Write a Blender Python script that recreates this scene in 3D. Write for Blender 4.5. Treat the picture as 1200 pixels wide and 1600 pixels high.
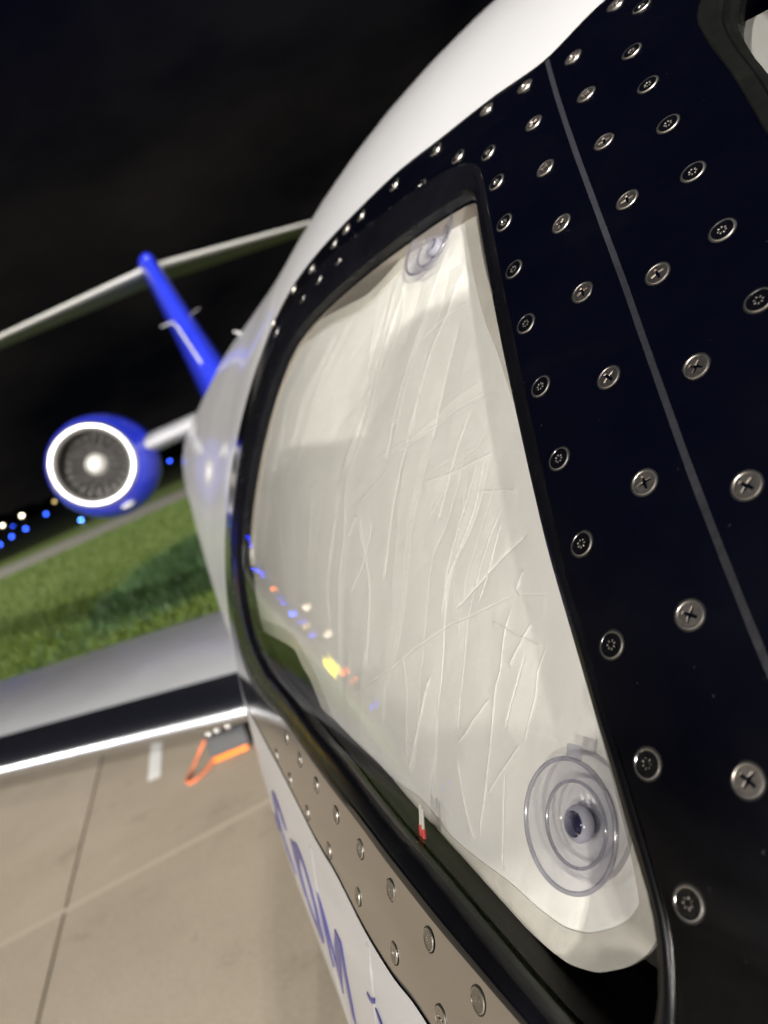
import bpy, bmesh, math, random
import numpy as np
from mathutils import Vector, Matrix, noise
from mathutils.geometry import delaunay_2d_cdt

random.seed(7)
scene = bpy.context.scene
for o in list(bpy.data.objects):
    bpy.data.objects.remove(o)

# ------------------------------------------------------------------ camera, sky, exposure
# axes used below: X = lateral (into the fuselage), Y = aft, Z = up; the lens is at (0, 0, EYE)
EYE = 1.9
PROFILE_A = [0.78135, 0.80989, 0.81958, 0.80411, 0.80794, 0.79489, 0.79479, 0.79717]
PROFILE_B = [0.78354, 0.78698, 0.79897, 0.84065, 0.85049, 0.80891, 0.7929, 0.80247]
PROFILE_Z = [-1.04935, -0.80993, -0.67398, -0.5891, -0.5266, -0.47701, -0.45868, -0.44789]
KNOTS = [-0.6, -0.1, 0.2, 0.45, 0.75, 1.1, 1.6, 2.4]
EXPONENT = 2.1124
AXIS_X = 0.7321
CAM_AXES = [[-0.259891, -0.074198, 0.962783], [0.885323, -0.416413, 0.20689], [-0.385565, -0.906143, -0.173911]]
GASKET_OUT = [[(0.44,0.9313),(0.4502,0.9367),(0.46,0.9379),(0.4889,0.9309),(0.5333,0.9103),(0.5883,0.8844),(0.6863,0.8459),(0.7401,0.804),(0.7584,0.7658),(0.7633,0.7273),(0.7805,0.6896),(0.7999,0.6454),(0.8097,0.5958),(0.8246,0.5337)],[(0.8246,0.5337),(0.8506,0.4623),(0.8344,0.4044),(0.7578,0.3796),(0.6437,0.4098),(0.5765,0.4328),(0.5351,0.4429),(0.4897,0.4539),(0.4478,0.4661),(0.4096,0.4795),(0.3774,0.4906),(0.3575,0.4968),(0.3265,0.5079),(0.3,0.5176),(0.2643,0.532),(0.2375,0.5428),(0.2094,0.5556),(0.1912,0.5687),(0.1814,0.5851),(0.1786,0.6007)],[(0.1786,0.6007),(0.1804,0.6166),(0.1834,0.6291),(0.1883,0.6421),(0.1961,0.6526),(0.2039,0.6618),(0.2164,0.6755),(0.2296,0.6882),(0.2458,0.7069),(0.2634,0.7251),(0.281,0.7468),(0.3009,0.7713),(0.3239,0.7988),(0.3474,0.8273),(0.3691,0.8522),(0.4011,0.8892),(0.4267,0.918),(0.44,0.9313)]]
GASKET_IN = [[(0.4354,0.9115),(0.4401,0.9141),(0.4494,0.9149),(0.4576,0.9125),(0.4825,0.8987),(0.5098,0.8822),(0.566,0.8504),(0.6426,0.8086),(0.7024,0.7716),(0.7172,0.7379),(0.7251,0.6996),(0.7407,0.6588),(0.7462,0.6098),(0.7563,0.5535)],[(0.7563,0.5535),(0.7746,0.49),(0.734,0.4544),(0.6839,0.445),(0.6143,0.4485),(0.5504,0.4636),(0.4881,0.4777),(0.4399,0.4917),(0.3966,0.5031),(0.3594,0.5143),(0.3255,0.5263),(0.2802,0.5408),(0.2453,0.5518),(0.2236,0.5593),(0.2056,0.5685),(0.1943,0.5777),(0.1884,0.5943)],[(0.1884,0.5943),(0.1877,0.6095),(0.1893,0.6218),(0.1926,0.6322),(0.1986,0.6424),(0.2104,0.6551),(0.2241,0.671),(0.2416,0.6897),(0.2589,0.7081),(0.2785,0.7286),(0.2994,0.7528),(0.3252,0.7833),(0.3574,0.8208),(0.3926,0.8622),(0.4236,0.898),(0.4354,0.9115)]]
FRAME = [(0.3337,1.1908),(0.3589,1.1551),(0.387,1.1217),(0.4227,1.0768),(0.4406,1.0267),(0.4753,0.9998),(0.5196,0.9681),(0.565,0.9447),(0.625,0.9088),(0.6872,0.8765),(0.7705,0.833),(0.7973,0.798),(0.8137,0.7654),(0.8254,0.7238),(0.8513,0.6826),(0.8603,0.6364),(0.8824,0.5852),(0.9008,0.5125),(0.915,0.5),(0.928,0.43),(0.92,0.355),(0.885,0.305),(0.84,0.297),(0.7986,0.3146),(0.7249,0.3369),(0.6158,0.3601),(0.5546,0.3704),(0.5051,0.3794),(0.4783,0.3874),(0.4457,0.3998),(0.3908,0.4157),(0.3463,0.4351),(0.3203,0.4506),(0.3035,0.4584),(0.2525,0.4792),(0.2169,0.4937),(0.14,0.525),(0.03,0.575),(-0.1,0.65),(-0.2,0.8),(-0.17,1.0),(-0.02,1.25),(0.15,1.36),(0.27,1.3)]
SEAM = [(0.4672,1.0561),(0.4355,1.0222),(0.4049,0.9885),(0.3793,0.961),(0.3562,0.937),(0.3334,0.9119),(0.3152,0.8935),(0.2943,0.8704),(0.2757,0.85),(0.2644,0.8366),(0.2492,0.8181),(0.2363,0.804),(0.2245,0.7911),(0.2133,0.778),(0.2014,0.7645),(0.1928,0.7555),(0.1865,0.7492),(0.1805,0.7421),(0.1652,0.7261),(0.1491,0.7108),(0.1355,0.6989),(0.1198,0.6883),(0.06,0.655),(-0.05,0.61)]
WS_OUT = [(0.3435,1.056),(0.3383,1.0422),(0.3311,1.0315),(0.3172,1.0162),(0.2974,0.9964),(0.2785,0.9756),(0.2611,0.9558),(0.2326,0.9242),(0.2062,0.8954),(0.191,0.8829),(0.1844,0.8878),(0.187,0.9008),(0.2052,0.9318),(0.2332,0.9721),(0.2746,1.0293),(0.3263,1.0935),(0.3547,1.114),(0.3554,1.0914)]
WS_IN = [(0.3214,1.0513),(0.3133,1.0353),(0.3036,1.0222),(0.293,1.0099),(0.2787,0.9952),(0.2461,0.9573),(0.2198,0.9263),(0.2046,0.9107),(0.1987,0.9091),(0.2011,0.9174),(0.2143,0.9399),(0.2392,0.9756),(0.2769,1.0253),(0.3156,1.0723),(0.331,1.0842),(0.3294,1.0707)]
SCREWS = [(0.4084,1.0684,1),(0.4442,1.0027,1),(0.4745,0.9873,1),(0.4131,1.0224,1),(0.4113,0.967,1),(0.38,0.9867,1),(0.3787,0.9309,1),(0.346,0.9501,1),(0.4767,0.945,0),(0.4413,0.9451,0),(0.4159,0.9203,0),(0.3838,1.0599,0),(0.3664,1.019,0),(0.3397,0.9904,0),(0.3127,0.9618,0),(0.2852,0.9325,0),(0.2579,0.9028,0),(0.2305,0.8733,0),(0.3117,0.9129,1),(0.2767,0.875,1),(0.39,0.8908,0),(0.3642,0.8611,0),(0.3382,0.8311,0),(0.3453,0.8941,1),(0.3113,0.8565,1),(0.3125,0.8012,0),(0.2867,0.7717,0),(0.261,0.7421,0),(0.2777,0.8185,1),(0.2421,0.8372,1),(0.2436,0.7811,1),(0.2075,0.7994,1),(0.2101,0.7437,1),(0.2344,0.713,0),(0.2086,0.6843,0),(0.1778,0.7072,1),(0.1843,0.6557,0),(0.2639,0.5206,0),(0.3051,0.5035,0),(0.3472,0.4868,0),(0.3919,0.4693,0),(0.4367,0.4535,0),(0.3417,0.4541,1),(0.3979,0.4308,1),(0.4579,0.4066,0),(0.4808,0.4401,0),(0.5237,0.4293,0),(0.5631,0.4221,0),(0.5163,0.9565,0),(0.5096,0.9218,0),(0.5604,0.9286,0),(0.5438,0.899,0),(0.6043,0.9028,0),(0.5778,0.8779,0),(0.6472,0.8778,0),(0.613,0.8581,0),(0.6481,0.8397,0),(0.6828,0.8203,0),(0.7142,0.8034,0),(0.6287,0.8914,1),(0.6915,0.8535,1),(0.7393,0.833,1),(0.7525,0.782,0),(0.7938,0.7938,1),(0.5132,0.3902,1),(0.5639,0.3808,1),(0.6106,0.3718,1),(0.2906,0.478,1),(0.2272,0.5394,0),(0.2475,0.4971,1),(0.162,0.7074,1),(0.2058,0.8411,0),(0.1838,0.8127,0),(0.1706,0.7641,1),(0.1457,0.6764,1)]
SHADE = [(0.4771,0.9249),(0.4875,0.919),(0.497,0.9131),(0.5322,0.8695),(0.5499,0.8475),(0.5702,0.8309),(0.6371,0.8076),(0.6792,0.7919),(0.7718,0.7664),(0.7893,0.7417),(0.801,0.6968),(0.8188,0.6468),(0.8332,0.5939),(0.8554,0.5266),(0.8966,0.4458),(0.8567,0.404),(0.7602,0.4305),(0.6535,0.4681),(0.591,0.4878),(0.5689,0.4826),(0.5515,0.4802),(0.5278,0.4693),(0.5035,0.4586),(0.486,0.4605),(0.4638,0.4669),(0.4263,0.4765),(0.3964,0.4909),(0.3666,0.5052),(0.3376,0.5118),(0.3095,0.5243),(0.286,0.5365),(0.2607,0.5471),(0.246,0.5551),(0.2365,0.563),(0.2285,0.5715),(0.217,0.5884),(0.21,0.6038),(0.2082,0.619),(0.2195,0.6409),(0.2366,0.6645),(0.2544,0.686),(0.2719,0.707),(0.2925,0.7299),(0.3144,0.7568),(0.3432,0.7901),(0.3761,0.823),(0.4021,0.845),(0.4306,0.8752),(0.4641,0.9155)]
CREASES = [[(0.5255,0.8521),(0.5181,0.8056),(0.5144,0.7764),(0.5117,0.7481),(0.5182,0.7061),(0.5278,0.6754)],[(0.5121,0.8503),(0.5109,0.805),(0.5071,0.7684),(0.505,0.7344),(0.5087,0.7089),(0.5164,0.6753),(0.5076,0.6334),(0.5049,0.5876),(0.4977,0.5438),(0.4944,0.4834)],[(0.6315,0.8051),(0.6457,0.7795),(0.6774,0.7335),(0.6902,0.713),(0.6852,0.6801),(0.687,0.6552),(0.6938,0.6291),(0.6476,0.5808),(0.6179,0.5353),(0.5978,0.4886)],[(0.5968,0.8103),(0.6133,0.7607),(0.6335,0.7275),(0.6391,0.6918),(0.6454,0.6476),(0.617,0.6136),(0.5914,0.5698)],[(0.5798,0.8147),(0.5954,0.7725),(0.6087,0.7422),(0.6141,0.6968),(0.6238,0.6531)],[(0.5155,0.7594),(0.5618,0.6969)],[(0.53,0.6719),(0.5263,0.6453),(0.5255,0.6149),(0.5263,0.5939),(0.5265,0.577),(0.5178,0.5535),(0.5095,0.5343)],[(0.5778,0.6537),(0.5685,0.6091),(0.5632,0.5817)],[(0.4742,0.8955),(0.4733,0.8559),(0.4709,0.8091),(0.4698,0.7701),(0.4685,0.7205)],[(0.4492,0.8678),(0.447,0.8317),(0.4505,0.8003),(0.4477,0.7632),(0.4462,0.728)],[(0.4313,0.826),(0.4279,0.7947),(0.4234,0.755),(0.4207,0.7355)],[(0.3751,0.7948),(0.4042,0.7706),(0.4278,0.745),(0.4458,0.7271),(0.4558,0.7172),(0.47,0.698),(0.5046,0.6579)],[(0.3921,0.7755),(0.3936,0.7501),(0.3939,0.7432),(0.394,0.7244),(0.3955,0.7022),(0.396,0.6864)],[(0.3672,0.758),(0.3678,0.7526),(0.3653,0.7282),(0.3658,0.7111),(0.368,0.6919),(0.3735,0.6647),(0.3681,0.6351),(0.3644,0.6075),(0.3636,0.5902),(0.3599,0.5515),(0.3617,0.5239)],[(0.4267,0.8453),(0.445,0.832),(0.4613,0.8135),(0.4693,0.8015)],[(0.4439,0.8621),(0.4624,0.8502),(0.4719,0.8425)],[(0.4542,0.8741),(0.4697,0.8628)],[(0.4476,0.7458),(0.4461,0.7241),(0.4455,0.6851),(0.4423,0.6209)],[(0.4681,0.7396),(0.4678,0.7039)],[(0.422,0.7469),(0.4197,0.7021),(0.4202,0.6786),(0.4161,0.6398),(0.413,0.6083),(0.4174,0.5707),(0.4235,0.5547),(0.4256,0.5087)],[(0.362,0.7528),(0.3894,0.7294),(0.4193,0.707)],[(0.3703,0.7473),(0.372,0.7217),(0.3734,0.6976),(0.375,0.669),(0.3697,0.6312)],[(0.342,0.7317),(0.3464,0.7073),(0.3494,0.6754),(0.3488,0.6496),(0.3447,0.6216),(0.3435,0.6054),(0.341,0.5728)],[(0.3403,0.7205),(0.3414,0.6893),(0.3433,0.6663)],[(0.3165,0.6871),(0.3436,0.6582),(0.3656,0.6359),(0.3919,0.6046),(0.4157,0.5751),(0.475,0.5102),(0.4887,0.4874)],[(0.3172,0.6818),(0.3167,0.6616),(0.3152,0.6433),(0.3158,0.6325),(0.3115,0.589),(0.3118,0.5461)],[(0.3186,0.7242),(0.3405,0.6867),(0.3617,0.6496)],[(0.3147,0.7031),(0.3165,0.6871)],[(0.2963,0.7008),(0.3165,0.6871)],[(0.3646,0.7264),(0.3342,0.7414)],[(0.3287,0.664),(0.2901,0.6752)],[(0.2898,0.6771),(0.2915,0.6612),(0.2897,0.6476),(0.2913,0.6202)],[(0.3011,0.6815),(0.3097,0.6474)],[(0.2924,0.6209),(0.3097,0.5759)],[(0.3189,0.6244),(0.3394,0.5802)],[(0.3384,0.5731),(0.3244,0.5534),(0.3151,0.5447)],[(0.2991,0.5991),(0.2916,0.5515)],[(0.4076,0.5966),(0.3974,0.5763),(0.3889,0.5158)],[(0.3731,0.5992),(0.3841,0.5376),(0.3884,0.5197)],[(0.4545,0.5711),(0.454,0.5337),(0.4532,0.4871)],[(0.4895,0.6595),(0.4817,0.6419),(0.457,0.6056),(0.4509,0.5484)],[(0.4699,0.6598),(0.4731,0.6227),(0.4881,0.5865)],[(0.4924,0.6531),(0.5013,0.6307)],[(0.4784,0.5474),(0.479,0.5022)],[(0.3005,0.6651),(0.3036,0.6167)],[(0.5121,0.8531),(0.5084,0.7886)],[(0.5191,0.8497),(0.4997,0.8178),(0.5028,0.7693)],[(0.4954,0.8546),(0.4895,0.8276),(0.4874,0.7926)]]
CUPS = [(0.4874,0.8802),(0.244,0.6245)]
GLASS_LIGHTS = [(-35.8, 146.4, 6.04, 'b', 0.114, 'blue light mirrored in the window, first blue one down from its left edge'), (-38.3, 145.7, 4.28, 'b', 0.19, 'blue light mirrored in the window, second blue one down from its left edge'), (-41.2, 144.9, 3.9, 'b', 0.152, 'blue light mirrored in the window, third blue one down from its left edge'), (-25.2, 81.3, 0.4, 'b', 0.107, 'blue light mirrored in the window, fourth blue one down from its left edge'), (-48.8, 142.5, 1.23, 'b', 0.152, 'blue light mirrored in the window, fifth blue one down from its left edge'), (-51.5, 141.5, 1.97, 'b', 0.171, 'blue light mirrored in the window, sixth blue one down from its left edge'), (-56.4, 139.6, 1.42, 'o', 0.19, 'orange light mirrored in the window, first orange one down from its left edge'), (-59.6, 138.2, 1.3, 'b', 0.133, 'blue light mirrored in the window, seventh blue one down from its left edge'), (-61.2, 137.5, 0.76, 'b', 0.133, 'blue light mirrored in the window, eighth blue one down from its left edge'), (-64.4, 136.0, 0.49, 'B', 0.19, 'bright blue light mirrored in the window, first bright blue one down from its left edge'), (-68.7, 133.8, 6.42, 'w', 0.19, 'white light mirrored in the window, first white one down from its left edge'), (-67.6, 134.4, 0.88, 'b', 0.114, 'blue light mirrored in the window, ninth blue one down from its left edge'), (-69.0, 133.7, 0.97, 'y', 0.152, 'pale yellow light mirrored in the window, first pale yellow one down from its left edge'), (-57.5, 108.0, 0.4, 'b', 0.124, 'blue light mirrored in the window, tenth blue one down from its left edge'), (-75.1, 130.3, 5.38, 'w', 0.19, 'white light mirrored in the window, second white one down from its left edge'), (-53.0, 84.9, 0.4, 'o', 0.152, 'orange light mirrored in the window, second orange one down from its left edge'), (-73.6, 112.7, 0.4, 'o', 0.136, 'orange light mirrored in the window, third orange one down from its left edge'), (-88.5, 121.5, 0.4, 'b', 0.152, 'blue light mirrored in the window, eleventh blue one down from its left edge'), (-99.4, 112.7, 3.13, 'b', 0.095, 'blue light mirrored in the window, twelfth blue one down from its left edge'), (-109.5, 102.8, 5.87, 'b', 0.152, 'blue light mirrored in the window, thirteenth blue one down from its left edge')]
DIRECT_LIGHTS = [(-20.8, 89.4, 0.35, 'b', 0.143, 'blue taxiway light lowest at the far left edge of the photo'), (-23.4, 107.9, 0.35, 'b', 0.173, 'blue taxiway light next to the lowest one at the left edge'), (-24.5, 123.2, 0.35, 'b', 0.217, 'blue taxiway light below the white lamp at the far left'), (-43.6, 255.7, 0.35, 'b', 0.409, 'blue taxiway light nearest the bottom left of the engine intake'), (-7.5, 54.4, 0.35, 'B', 0.096, 'bright blue taxiway light just under the engine nacelle'), (-2.4, 200.0, 0.77, 'b', 0.288, 'blue taxiway light between the engine and the fuselage'), (-28.8, 200.0, 1.16, 'b', 0.224, 'dim blue taxiway light touching the lower left of the intake ring'), (-51.4, 330.0, 3.02, 'y', 0.317, 'dim yellowish lamp beside the lower left of the intake ring'), (-64.7, 330.0, 2.94, 'w', 0.581, 'white pole lamp on the horizon left of the engine'), (-72.7, 330.0, 2.42, 'w', 0.528, 'warm white pole lamp at the very left edge of the horizon'), (-69.4, 330.0, 0.63, 'b', 0.264, 'dim blue lamp between the two white lamps on the horizon')]
SIGN_AT = (-17.27,29.73)
CORD = [(0.3452,0.5366),(0.3428,0.5262),(0.3383,0.5149)]
HEM_TAB = [(0.4841,0.9196),(0.4771,0.9249)]
WS_SHADE = [(0.348,1.0725),(0.3371,1.0793),(0.3187,1.0958),(0.2541,0.9951),(0.2347,0.9508),(0.241,0.9479),(0.3151,1.0328),(0.3384,1.0604)]
CUP_SPIN = [0.0,0.0]
LETTER_POLYS = [[(0.519,0.314),(0.509,0.314),(0.5065,0.29),(0.5095,0.25),(0.516,0.2425),(0.5185,0.25),(0.5195,0.28)],[(0.509,0.314),(0.5045,0.3),(0.49,0.255),(0.487,0.258),(0.489,0.27),(0.499,0.302)],[(0.4673,0.332),(0.452,0.337),(0.466,0.305),(0.48,0.27),(0.488,0.25),(0.49,0.255),(0.4895,0.274),(0.481,0.302)],[(0.456,0.3335),(0.452,0.337),(0.4495,0.31),(0.4505,0.285),(0.4533,0.262),(0.463,0.262),(0.461,0.285),(0.46,0.31)],[(0.612,0.282),(0.602,0.286),(0.596,0.262),(0.592,0.235),(0.604,0.225),(0.609,0.24),(0.6115,0.262)],[(0.3919,0.369),(0.3876,0.3711),(0.3763,0.3832),(0.377,0.3787),(0.3815,0.3729),(0.3872,0.3687),(0.3915,0.3667)],[(0.3766,0.3763),(0.3736,0.3784),(0.3685,0.3795),(0.3624,0.3801),(0.3551,0.379),(0.3582,0.3757),(0.3658,0.3757),(0.3726,0.3747)]]
GLASS_EMIT = 170.0
MASTS = [(-7.2, -45.0, 6.7, 165000.0, 'low floodlight mast just to starboard of the nose'), (-24.0, -38.0, 20.0, 42000.0, 'floodlight mast further out ahead of the starboard wing'), (-1.5, -47.0, 20.0, 50000.0, 'floodlight mast straight ahead of the nose'), (-34.0, -30.0, 24.0, 58000.0, 'floodlight mast farthest out ahead of the starboard wing tip'), (-42.0, -12.0, 22.0, 15000.0, 'added floodlight mast abeam the starboard wing, for its leading-edge highlight'), (-48.0, 24.0, 18.0, 165000.0, 'floodlight mast beyond the wing tip lighting the grass', (-3.0, 36.0, 0.0), (1.0, 0.97, 0.92), 50.0)]  # the mast abeam the wing is added to draw its leading edge's bright line
LAMP_EMIT = 14.0
SHADE_STEP = 0.0016

W = np.array(CAM_AXES)
cam_data = bpy.data.cameras.new('camera')
cam = bpy.data.objects.new('camera', cam_data)
scene.collection.objects.link(cam)
scene.camera = cam
cam_data.sensor_fit = 'VERTICAL'
cam_data.sensor_height = 36.0
cam_data.lens = 27.0
cam_data.clip_start = 0.02
cam_data.clip_end = 4000.0
cam_data.dof.use_dof = True
cam_data.dof.focus_distance = 0.335
cam_data.dof.aperture_fstop = 8.5
right = Vector((W[1][0], W[0][0], W[2][0]))
down = Vector((W[1][1], W[0][1], W[2][1]))
fwd = Vector((W[1][2], W[0][2], W[2][2]))
M = Matrix.Identity(4)
for r in range(3):
    M[r][0] = right[r]; M[r][1] = -down[r]; M[r][2] = -fwd[r]
M[2][3] = EYE
cam.matrix_world = M

world = bpy.data.worlds.new('World')
scene.world = world
world.use_nodes = True
wn = world.node_tree
wn.nodes.clear()
w_out = wn.nodes.new('ShaderNodeOutputWorld')
w_bg = wn.nodes.new('ShaderNodeBackground')
w_add = wn.nodes.new('ShaderNodeAddShader')
w_bg2 = wn.nodes.new('ShaderNodeBackground')
w_sky = wn.nodes.new('ShaderNodeTexSky')
w_sky.sky_type = 'NISHITA'
w_sky.sun_disc = False
w_sky.sun_elevation = math.radians(-6.0)
w_sky.sun_rotation = math.radians(200.0)
w_bg.inputs['Strength'].default_value = 0.10
w_tc = wn.nodes.new('ShaderNodeTexCoord')
w_map = wn.nodes.new('ShaderNodeMapping')
w_map.inputs['Scale'].default_value = (1.6, 1.6, 3.4)
w_noise = wn.nodes.new('ShaderNodeTexNoise')
w_noise.inputs['Scale'].default_value = 1.7
w_noise.inputs['Detail'].default_value = 5.0
w_noise.inputs['Roughness'].default_value = 0.5
w_ramp = wn.nodes.new('ShaderNodeValToRGB')
w_ramp.color_ramp.elements[0].position = 0.36
w_ramp.color_ramp.elements[0].color = (0.0012, 0.0014, 0.0020, 1)
w_ramp.color_ramp.elements[1].position = 0.72
w_ramp.color_ramp.elements[1].color = (0.0115, 0.0098, 0.0084, 1)
# the cloud cover thins out with height: bluish overhead, brownish light-polluted cloud low down
w_sep = wn.nodes.new('ShaderNodeSeparateXYZ')
w_mr = wn.nodes.new('ShaderNodeMapRange')
w_mr.inputs['From Min'].default_value = 0.30
w_mr.inputs['From Max'].default_value = 0.75
w_mix = wn.nodes.new('ShaderNodeMixRGB')
w_mix.inputs['Color2'].default_value = (0.0019, 0.0027, 0.0098, 1)
wn.links.new(w_tc.outputs['Generated'], w_map.inputs['Vector'])
wn.links.new(w_map.outputs['Vector'], w_noise.inputs['Vector'])
wn.links.new(w_noise.outputs['Fac'], w_ramp.inputs['Fac'])
wn.links.new(w_tc.outputs['Generated'], w_sep.inputs['Vector'])
wn.links.new(w_sep.outputs['Z'], w_mr.inputs['Value'])
wn.links.new(w_mr.outputs['Result'], w_mix.inputs['Fac'])
wn.links.new(w_ramp.outputs['Color'], w_mix.inputs['Color1'])
wn.links.new(w_mix.outputs['Color'], w_bg2.inputs['Color'])
wn.links.new(w_sky.outputs['Color'], w_bg.inputs['Color'])
wn.links.new(w_bg.outputs['Background'], w_add.inputs[0])
wn.links.new(w_bg2.outputs['Background'], w_add.inputs[1])
wn.links.new(w_add.outputs['Shader'], w_out.inputs['Surface'])

scene.view_settings.view_transform = 'Standard'
scene.view_settings.look = 'None'
scene.view_settings.exposure = 0.12
scene.view_settings.gamma = 1.0
scene.view_settings.use_curve_mapping = False
scene.cycles.use_denoising = True
scene.cycles.max_bounces = 14
scene.cycles.transparent_max_bounces = 24
scene.cycles.sample_clamp_indirect = 6.0
scene.cycles.caustics_reflective = False
scene.cycles.caustics_refractive = False
LAMP_GAIN = 1.0

# ------------------------------------------------------------------ helpers
COL = scene.collection

def P3(aft, lat, up):
    return Vector((lat, aft, up + EYE))

def world_of(o):
    m = o.matrix_basis.copy()
    if o.parent:
        m = world_of(o.parent) @ o.matrix_parent_inverse @ m
    return m

def adopt(o, parent):
    if parent is not None:
        o.parent = parent
        o.matrix_parent_inverse = world_of(parent).inverted()
    return o

def tag(o, label=None, cat=None, group=None, kind=None):
    if label: o['label'] = label
    if cat: o['category'] = cat
    if group: o['group'] = group
    if kind: o['kind'] = kind
    return o

def thing(name, loc, label, cat, group=None):
    o = bpy.data.objects.new(name, None)
    o.location = loc
    o.empty_display_size = 0.2
    COL.objects.link(o)
    return tag(o, label, cat, group)

def add_obj(name, me, mat=None, parent=None, smooth=False, loc=None):
    o = bpy.data.objects.new(name, me)
    if mat is not None and len(me.materials) == 0:
        me.materials.append(mat)
    COL.objects.link(o)
    if loc is not None:
        o.location = loc
    if smooth:
        for p in me.polygons: p.use_smooth = True
    adopt(o, parent)
    return o

def mesh_py(name, verts, faces, normals=None):
    me = bpy.data.meshes.new(name)
    me.from_pydata([tuple(v) for v in verts], [], faces)
    me.update()
    if normals is not None:
        for p in me.polygons: p.use_smooth = True
        me.normals_split_custom_set_from_vertices([tuple(n) for n in normals])
    return me

def bm_mesh(name, bm, smooth_angle=None):
    bmesh.ops.recalc_face_normals(bm, faces=bm.faces)
    me = bpy.data.meshes.new(name)
    bm.to_mesh(me)
    bm.free()
    if smooth_angle is not None:
        for p in me.polygons: p.use_smooth = True
        me.set_sharp_from_angle(angle=math.radians(smooth_angle))
    return me

def bm_box(bm, c, s, m=None, bevel=0.0):
    r = bmesh.ops.create_cube(bm, size=1.0)
    vs = r['verts']
    for v in vs:
        v.co = Vector((v.co.x * s[0], v.co.y * s[1], v.co.z * s[2]))
        if m is not None: v.co = m @ v.co
        v.co += Vector(c)
    if bevel:
        es = list({e for v in vs for e in v.link_edges})
        bmesh.ops.bevel(bm, geom=es, offset=bevel, segments=2, affect='EDGES', profile=0.6)

def bm_tube(bm, pts, rad, n=10, caps=True):
    pts = [Vector(p) for p in pts]
    rings = []
    ref = Vector((0, 0, 1))
    for i, p in enumerate(pts):
        a = pts[max(i - 1, 0)]; b = pts[min(i + 1, len(pts) - 1)]
        t = (b - a).normalized()
        if abs(t.dot(ref)) > 0.95: ref = Vector((1, 0, 0)) if abs(t.x) < 0.9 else Vector((0, 1, 0))
        u = (ref - t * ref.dot(t)).normalized()
        w = t.cross(u)
        r = rad[i] if isinstance(rad, (list, tuple)) else rad
        rings.append([bm.verts.new(p + (u * math.cos(2 * math.pi * k / n) + w * math.sin(2 * math.pi * k / n)) * r) for k in range(n)])
        ref = u
    for i in range(len(rings) - 1):
        for k in range(n):
            bm.faces.new((rings[i][k], rings[i][(k + 1) % n], rings[i + 1][(k + 1) % n], rings[i + 1][k]))
    if caps:
        bm.faces.new(rings[0][::-1]); bm.faces.new(rings[-1])

def bm_lathe(bm, prof, n=48, m=None, close=False):
    """profile (r, h) turned about local Z"""
    rings = []
    for r, h in prof:
        if r < 1e-7:
            v = Vector((0, 0, h)); v = m @ v if m is not None else v
            rings.append([bm.verts.new(v)])
        else:
            ring = []
            for k in range(n):
                a = 2 * math.pi * k / n
                v = Vector((r * math.cos(a), r * math.sin(a), h))
                ring.append(bm.verts.new(m @ v if m is not None else v))
            rings.append(ring)
    seq = list(zip(rings, rings[1:] + ([rings[0]] if close else [])))
    if not close: seq = seq[:len(rings) - 1]
    for a, b in seq:
        if len(a) == 1 and len(b) == 1: continue
        for k in range(n):
            k2 = (k + 1) % n
            if len(a) == 1: bm.faces.new((a[0], b[k], b[k2]))
            elif len(b) == 1: bm.faces.new((a[k], b[0], a[k2]))
            else: bm.faces.new((a[k], b[k], b[k2], a[k2]))

def in_poly(px, py, poly):
    px = np.asarray(px); py = np.asarray(py)
    res = np.zeros(px.shape, bool)
    x0, y0 = poly[-1]
    for x1, y1 in poly:
        if y0 != y1:
            c = ((y1 > py) != (y0 > py)) & (px < (x0 - x1) * (py - y1) / (y0 - y1) + x1)
            res ^= c
        x0, y0 = x1, y1
    return res

def seg_dist(px, py, poly, closed=True):
    d = np.full(np.asarray(px).shape, 1e9)
    n = len(poly)
    for i in range(n if closed else n - 1):
        ax, ay = poly[i]; bx, by = poly[(i + 1) % n]
        dx, dy = bx - ax, by - ay
        L = dx * dx + dy * dy
        if L < 1e-16: continue
        t = np.clip(((px - ax) * dx + (py - ay) * dy) / L, 0, 1)
        d = np.minimum(d, np.hypot(px - ax - t * dx, py - ay - t * dy))
    return d

def resample(pts, step=None, n=None, closed=False, smooth=True):
    """Catmull-Rom through pts, then equal arc length"""
    p = np.array(pts, float)
    m = len(p)
    out = []
    idx = range(m if closed else m - 1)
    for i in idx:
        if closed:
            a, b, c, d = p[(i - 1) % m], p[i], p[(i + 1) % m], p[(i + 2) % m]
        else:
            a, b, c, d = p[max(i - 1, 0)], p[i], p[i + 1], p[min(i + 2, m - 1)]
        for t in np.linspace(0, 1, 12, endpoint=False):
            if smooth:
                # centripetal-ish tension keeps the corners from overshooting
                m1 = (c - a) * 0.42; m2 = (d - b) * 0.42
                L = np.linalg.norm(c - b)
                for mm in (m1, m2):
                    l = np.linalg.norm(mm)
                    if l > 1.1 * L and l > 0: mm *= 1.1 * L / l
                h00 = 2 * t**3 - 3 * t**2 + 1; h10 = t**3 - 2 * t**2 + t; h01 = -2 * t**3 + 3 * t**2; h11 = t**3 - t**2
                out.append(h00 * b + h10 * m1 + h01 * c + h11 * m2)
            else:
                out.append(b + (c - b) * t)
    out.append(p[0] if closed else p[-1])
    out = np.array(out)
    s = np.concatenate([[0], np.cumsum(np.linalg.norm(np.diff(out, axis=0), axis=1))])
    if n is None: n = max(4, int(round(s[-1] / step)))
    tt = np.linspace(0, s[-1], n + 1)
    q = np.stack([np.interp(tt, s, out[:, k]) for k in range(out.shape[1])], 1)
    return q[:-1] if closed else q

# ------------------------------------------------------------------ materials
def new_mat(name):
    m = bpy.data.materials.new(name)
    m.use_nodes = True
    nt = m.node_tree
    return m, nt, nt.nodes['Principled BSDF']

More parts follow.
